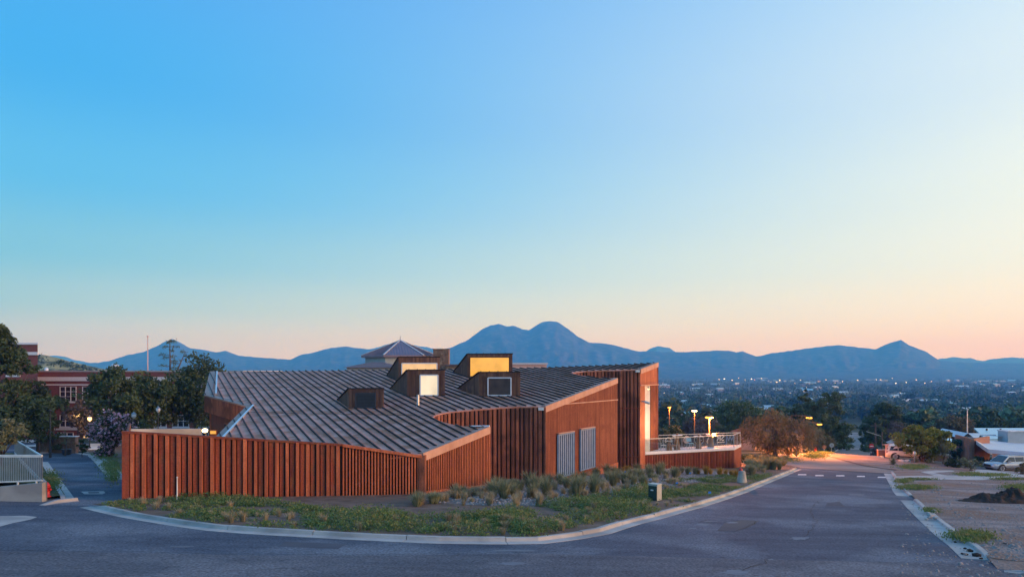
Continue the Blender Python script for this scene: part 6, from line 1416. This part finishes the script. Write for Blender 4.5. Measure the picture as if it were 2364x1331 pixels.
# green weeds along the kerb
walls_line = [W0, W1, C, D]
def weeds():
    rng = np.random.RandomState(9); P = []; kl = KERB; n = 0; S = []
    poly = isl; tries = 0
    while n < 3300 and tries < 90000:
        tries += 1; i = rng.randint(0, len(kl) - 2); t = rng.uniform(); a, b = Vector(kl[i]), Vector(kl[i + 1]); L = (b - a).length
        if rng.uniform() > L / 7.0: continue
        q = a.lerp(b, t); d = (b - a).normalized(); off = rng.uniform(.22, 5.2) ; q = q + Vector((-d.y, d.x)) * off
        if not in_poly(q.x, q.y, poly): continue
        # not inside the walls
        u = CX + q.x / q.y * F
        if q.x < C.x and q.y > np.interp(q.x, [W0.x, C.x], [W0.y, C.y]) - .12: continue
        if u > 1000 and q.y > np.interp(u, [975, 1130, 1258, 1425, 1700], [33, 34.5, 38, 42, 52]): continue
        vv = HY - gz(q.x, q.y) / q.y * F
        den = vnoise(q.x, q.y, 1.5, 4) * .65 + vnoise(q.x, q.y, .5, 8) * .35
        if u < 700: th = .54 if off < 2.6 else .46
        elif u < 1500: th = .30 if .6 < off < 4.2 else .52
        else: th = .42 if off < 2.6 else .62
        if u < 980 and q.y > np.interp(q.x, [W0.x, C.x], [W0.y, C.y]) - .7: th = .30
        if den < th: continue
        h = .09 + .22 * (den - th) * 2.2 * (1.35 if 780 < u < 1500 else .8); S.append((q.x, q.y, gz(q.x, q.y) + .13, h)); n += 1
    pts = []; sz = []
    for x, y, z, h in S:
        k = 26; r = .13 + h * .6; p = rng.normal(0, 1, (k, 3)) * np.array([r * .5, r * .5, 0]); p[:, 2] = rng.uniform(0, 1, k) ** 1.2 * h * 1.2; pts.append(p + np.array([x, y, z])); sz.append(np.full(k, .032 + .02 * h))
    p = np.concatenate(pts); V, Q = leaves(rng, p, np.concatenate(sz), .6)
    o = link_mesh('green_weeds', np_mesh('green_weeds', V, Q, M['weed']), None); tag(o, 'low leafy green weeds spread along the kerb', 'weeds', kind='stuff')
weeds()
def lot_grass():
    rng = np.random.RandomState(19); P = []; S = []
    for u, v, w, h, n in ((2115, 1126, 40, 4, 500), (2085, 1112, 16, 4, 160), (2240, 1240, 36, 9, 420), (2350, 1126, 30, 7, 420), (2150, 1180, 8, 4, 60), (2236, 1095, 24, 3, 500), (2290, 1097, 38, 2.5, 420), (2110, 1078, 30, 5, 380), (2330, 1106, 40, 1.5, 200), (2120, 1106.5, 40, 1, 140), (2270, 1075, 12, 3, 80),
                          (1790, 1062, 50, 5, 300), (1880, 1052, 30, 6, 350), (1900, 1044, 24, 4, 240), (120, 1110, 12, 20, 300), (255, 1075, 22, 22, 420), (240, 1052, 20, 8, 300), (262, 1100, 8, 16, 140)):
        for k in range(n):
            uu, vv = u + rng.normal(0, .5) * w, v + rng.normal(0, .5) * h; q = G(uu, vv, .12)
            P.append((q[0], q[1], gz(*q) + .14)); S.append(.05 * (1 if q[1] < 60 else 1.5))
    P = np.repeat(np.array(P), 7, 0); S = np.repeat(np.array(S), 7); P = P + rng.normal(0, 1, P.shape) * np.array([.16, .16, 0]); P[:, 2] += rng.uniform(0, .12, len(P))
    V, Q = leaves(rng, P, S, .35, np.array([0, 0, 1.2])); o = link_mesh('patchy_grass', np_mesh('patchy_grass', V, Q, M['weed']), None); tag(o, 'thin patches of green grass on the bare ground', 'grass', kind='stuff')
lot_grass()
def litter():
    rng = np.random.RandomState(29); P = []; S = []
    while len(P) < 2600:
        u, v = rng.uniform(2080, 2400), rng.uniform(1108, 1331); x, y = G(u, v, .1)
        if not in_poly(x, y, lot) and rng.uniform() < .9: continue
        P.append((x, y, gz(x, y) + .105)); S.append(rng.uniform(.008, .035) * (1 + (rng.uniform() < .06) * 1.4))
    base = np.array([(-1, -1, -.3), (1, -1, -.3), (1, 1, -.3), (-1, 1, -.3), (-.6, -.5, .6), (.6, -.6, .5), (.5, .6, .6), (-.6, .5, .5)]); fq = np.array([(4, 5, 6, 7), (0, 1, 5, 4), (1, 2, 6, 5), (2, 3, 7, 6), (3, 0, 4, 7)])
    V = np.concatenate([base * s * rng.uniform(.6, 1.4, 3) + np.array(p) for p, s in zip(P, S)]); Q = np.concatenate([fq + 8 * i for i in range(len(P))])
    o = link_mesh('lot_rubble', np_mesh('lot_rubble', V, Q, M['gravel']), None); tag(o, 'small stones and rubble strewn over the bare lot', 'rubble', kind='stuff')
litter()
sheet('far_lawn', [along(5.5, -HW - 2), along(20, -HW - 4), along(20, -HW - 20), along(5.5, -HW - 14)], .09, 'lawn', list(YC) + [95, 100, 110], XC)
sheet('far_lawn', [along(27, -HW - .6), along(60, -HW - .6), along(60, -HW - 14), along(27, -HW - 14)], .09, 'lawn', list(YC) + [95, 100, 110], XC)

# ------------------------------------------------------------------ the town in the valley
def town():
    rng = np.random.RandomState(31); TM = []
    for s in range(6):
        r = np.random.RandomState(100 + s); st = ['round', 'round', 'round', 'pine', 'round', 'conifer'][s]; p, c, d = crown_points(r, 750, 7.0, 1.0, 8.0 if s < 4 else 6.0, 26, st, .18); V, Q = leaves(r, p, .50, .6)
        tb = MB().tube([(0, 0, -.3), (0, 0, 3)], [.25, .15], 5); k = len(V); V = np.concatenate([V, np.array(tb.v)]); me = np_mesh('town_tree', V[:k], Q, M['leaf_far']); TM.append(me)
    HP = []
    while len(HP) < 110:
        u = rng.uniform(1500, 2420); y = 230 * (2900 / 230) ** (rng.uniform() ** .75); x = (u - CX) / F * y
        if abs((x - base0.x) * NRM.x + (y - base0.y) * NRM.y) > 14: HP.append((u, y))
    def clear(x, y): return abs((x - base0.x) * NRM.x + (y - base0.y) * NRM.y) > (9 if y < 372 else -1) and not any(abs((x / y) - hx) < hw and hy - 60 < y < hy + 8 for hx, hy, hw in HS)
    HS = [((u - CX) / F, y, 8.0 / y) for u, y in HP]; taken = 0
    lab = ['rounded dark tree among the town roofs in the valley', 'rounded dark tree among the town roofs in the valley', 'rounded dark tree among the town roofs in the valley', 'ragged pine among the town roofs in the valley', 'rounded dark tree among the town roofs in the valley', 'pointed conifer among the town roofs in the valley']
    while taken < 290:
        u = rng.uniform(1440, 2480); p = drop(u, 175 * (850 / 175) ** (rng.uniform() ** .8))
        if not clear(p.x, p.y): continue
        k = rng.randint(6); o = bpy.data.objects.new('town_tree', TM[k]); COL.objects.link(o); s = rng.uniform(.9, 1.7); o.location = (p.x, p.y, gz(p.x, p.y)); o.scale = (s * rng.uniform(.85, 1.3), s * rng.uniform(.85, 1.3), s); o.rotation_euler = (0, 0, rng.uniform(0, 6.28))
        tag(o, lab[k], 'tree', ['round trees in the town', 'round trees in the town', 'round trees in the town', 'pines in the town', 'round trees in the town', 'conifers in the town'][k]); taken += 1
    # the mass of trees further out
    V = []; n = 0
    while n < 3600:
        u = rng.uniform(1380, 2560); p = drop(u, 480 * (3900 / 480) ** rng.uniform())
        if not clear(p.x, p.y): continue
        if vnoise(p.x, p.y, 130, 2) < .30: continue
        s = rng.uniform(4, 8) * (1 + p.y / 5000); h = rng.uniform(5, 10); k = 14; q = rng.normal(0, .42, (k, 3)) * np.array([s, s, h * .5]); q[:, 2] += h * .55; V.append(q + np.array([p.x, p.y, gz(p.x, p.y)])); n += 1
    Vv, Q = leaves(rng, np.concatenate(V), 1.6, .7); o = link_mesh('distant_trees', np_mesh('distant_trees', Vv, Q, M['leaf_far']), None); tag(o, 'dark mass of trees at the far side of the town', 'trees', kind='stuff')
    # houses
    wm = ['plaster_white', 'plaster_tan', 'plaster_pink', 'plaster_blue']; rm = ['roof_blue', 'roof_pale', 'roof_dark', 'roof_pale', 'white_paint', 'roof_pale']; n = 0; protos = {}
    words = {'roof_blue': 'blue metal', 'roof_pale': 'pale grey metal', 'roof_dark': 'dark shingle', 'white_paint': 'white flat-pitched'}
    while n < len(HP):
        u, hy_ = HP[n]; p = drop(u, hy_)
        r_ = rm[rng.randint(6)]; w_ = wm[rng.randint(4)]; lit = 1 if rng.uniform() < .35 else 0; key = (r_, w_, lit)
        if key not in protos:
            protos[key] = house(u, p.y, 5.0, 3.6, 2.9, 'town house with %s roof%s' % (words[r_], ' and a lit window' if lit else ''), w_, r_, 0.0, 3, lit, 'town houses in the valley', 1.5); o = protos[key]
        else:
            o = copy_tree(protos[key]); o.location = (p.x, p.y, gz(p.x, p.y))
        s = rng.uniform(.8, 1.3) * (1 + (p.y > 1200) * .5); o.scale = (s * rng.uniform(.8, 1.7), s, s * .95); o.rotation_euler = (0, 0, rng.uniform(-.7, .7)); n += 1
    for u, v, w in ((1760, 874, 26), (1690, 873, 18), (2010, 877, 22), (2310, 880, 24), (2040, 879, 20), (1640, 905, 14), (1560, 900, 14)):
        p = on_ground(u, v); w_ = w / F * p.y; t = thing('warehouse', 'long low pale warehouse at the edge of town', 'warehouse', (p.x, p.y, p.z), 'warehouses at the edge of town'); MB().box(p.x - w_ / 2, p.y, p.z - .5, p.x + w_ / 2, p.y + 12, p.z + 4).build('wall', M['plaster_white'], t); MB().box(p.x - w_ / 2 - .5, p.y - .5, p.z + 4.003, p.x + w_ / 2 + .5, p.y + 12.5, p.z + 4.6).build('roof', M['roof_pale'], t)
    # lamps
    px = [(1660, 875), (1672, 874), (1705, 872), (1735, 874), (1742, 876), (1752, 877), (1758, 873), (1762, 878), (1780, 881), (1793, 881), (1800, 877), (1820, 878), (1848, 877), (1856, 868), (1862, 894), (1886, 871), (1890, 871), (1907, 876), (1701, 895), (1668, 906), (1758, 898), (1782, 897), (1980, 877), (2023, 876), (2033, 876), (2045, 877), (2068, 884), (2078, 906), (2092, 882), (2098, 886), (2135, 884), (2178, 892), (2223, 885),
          (2224, 903), (2230, 869), (2245, 868), (2262, 870), (2272, 891), (2279, 899), (2309, 869), (2325, 886), (2338, 891), (1966, 914), (1964, 924), (1950, 941), (1630, 944), (2317, 941), (2270, 958), (2306, 972), (1575, 907), (1533, 906), (1565, 900), (1610, 907), (1570, 933), (1585, 912), (2200, 902), (2050, 893), (2400, 880), (1720, 876), (1690, 877), (1835, 884), (1875, 887), (1945, 880), (2060, 873), (2115, 876), (2150, 880)]
    heads = {}
    for i, (u, v) in enumerate(px):
        p = on_ground(u, v + max(2.0, 5.0 * 600 / 1500)); y = p.y; r_ = 1.05 / F * y * rng.uniform(.7, 1.25); h = at(u, v, y); g = gz(h.x, y)
        m_ = ['town_warm', 'town_white', 'town_warm', 'town_white', 'town_red' if i % 9 == 4 else 'town_warm'][i % 5]
        w = {'town_warm': 'warm', 'town_white': 'white', 'town_red': 'reddish'}[m_]
        t = thing('town_lamp', 'small lit %s lamp among the town trees' % w, 'street lamp', (h.x, y, g), '%s town lamps' % w); MB().tube([(h.x, y + r_, g), (h.x, y + r_, max(h.z, g + 2))], .1, 5).build('pole', M['metal_grey'], t); MB().lathe(h, [(r_ * .4, -r_ * .7), (r_, 0), (r_ * .4, r_ * .7)], 8).build('bulb', M[m_], t)
town()
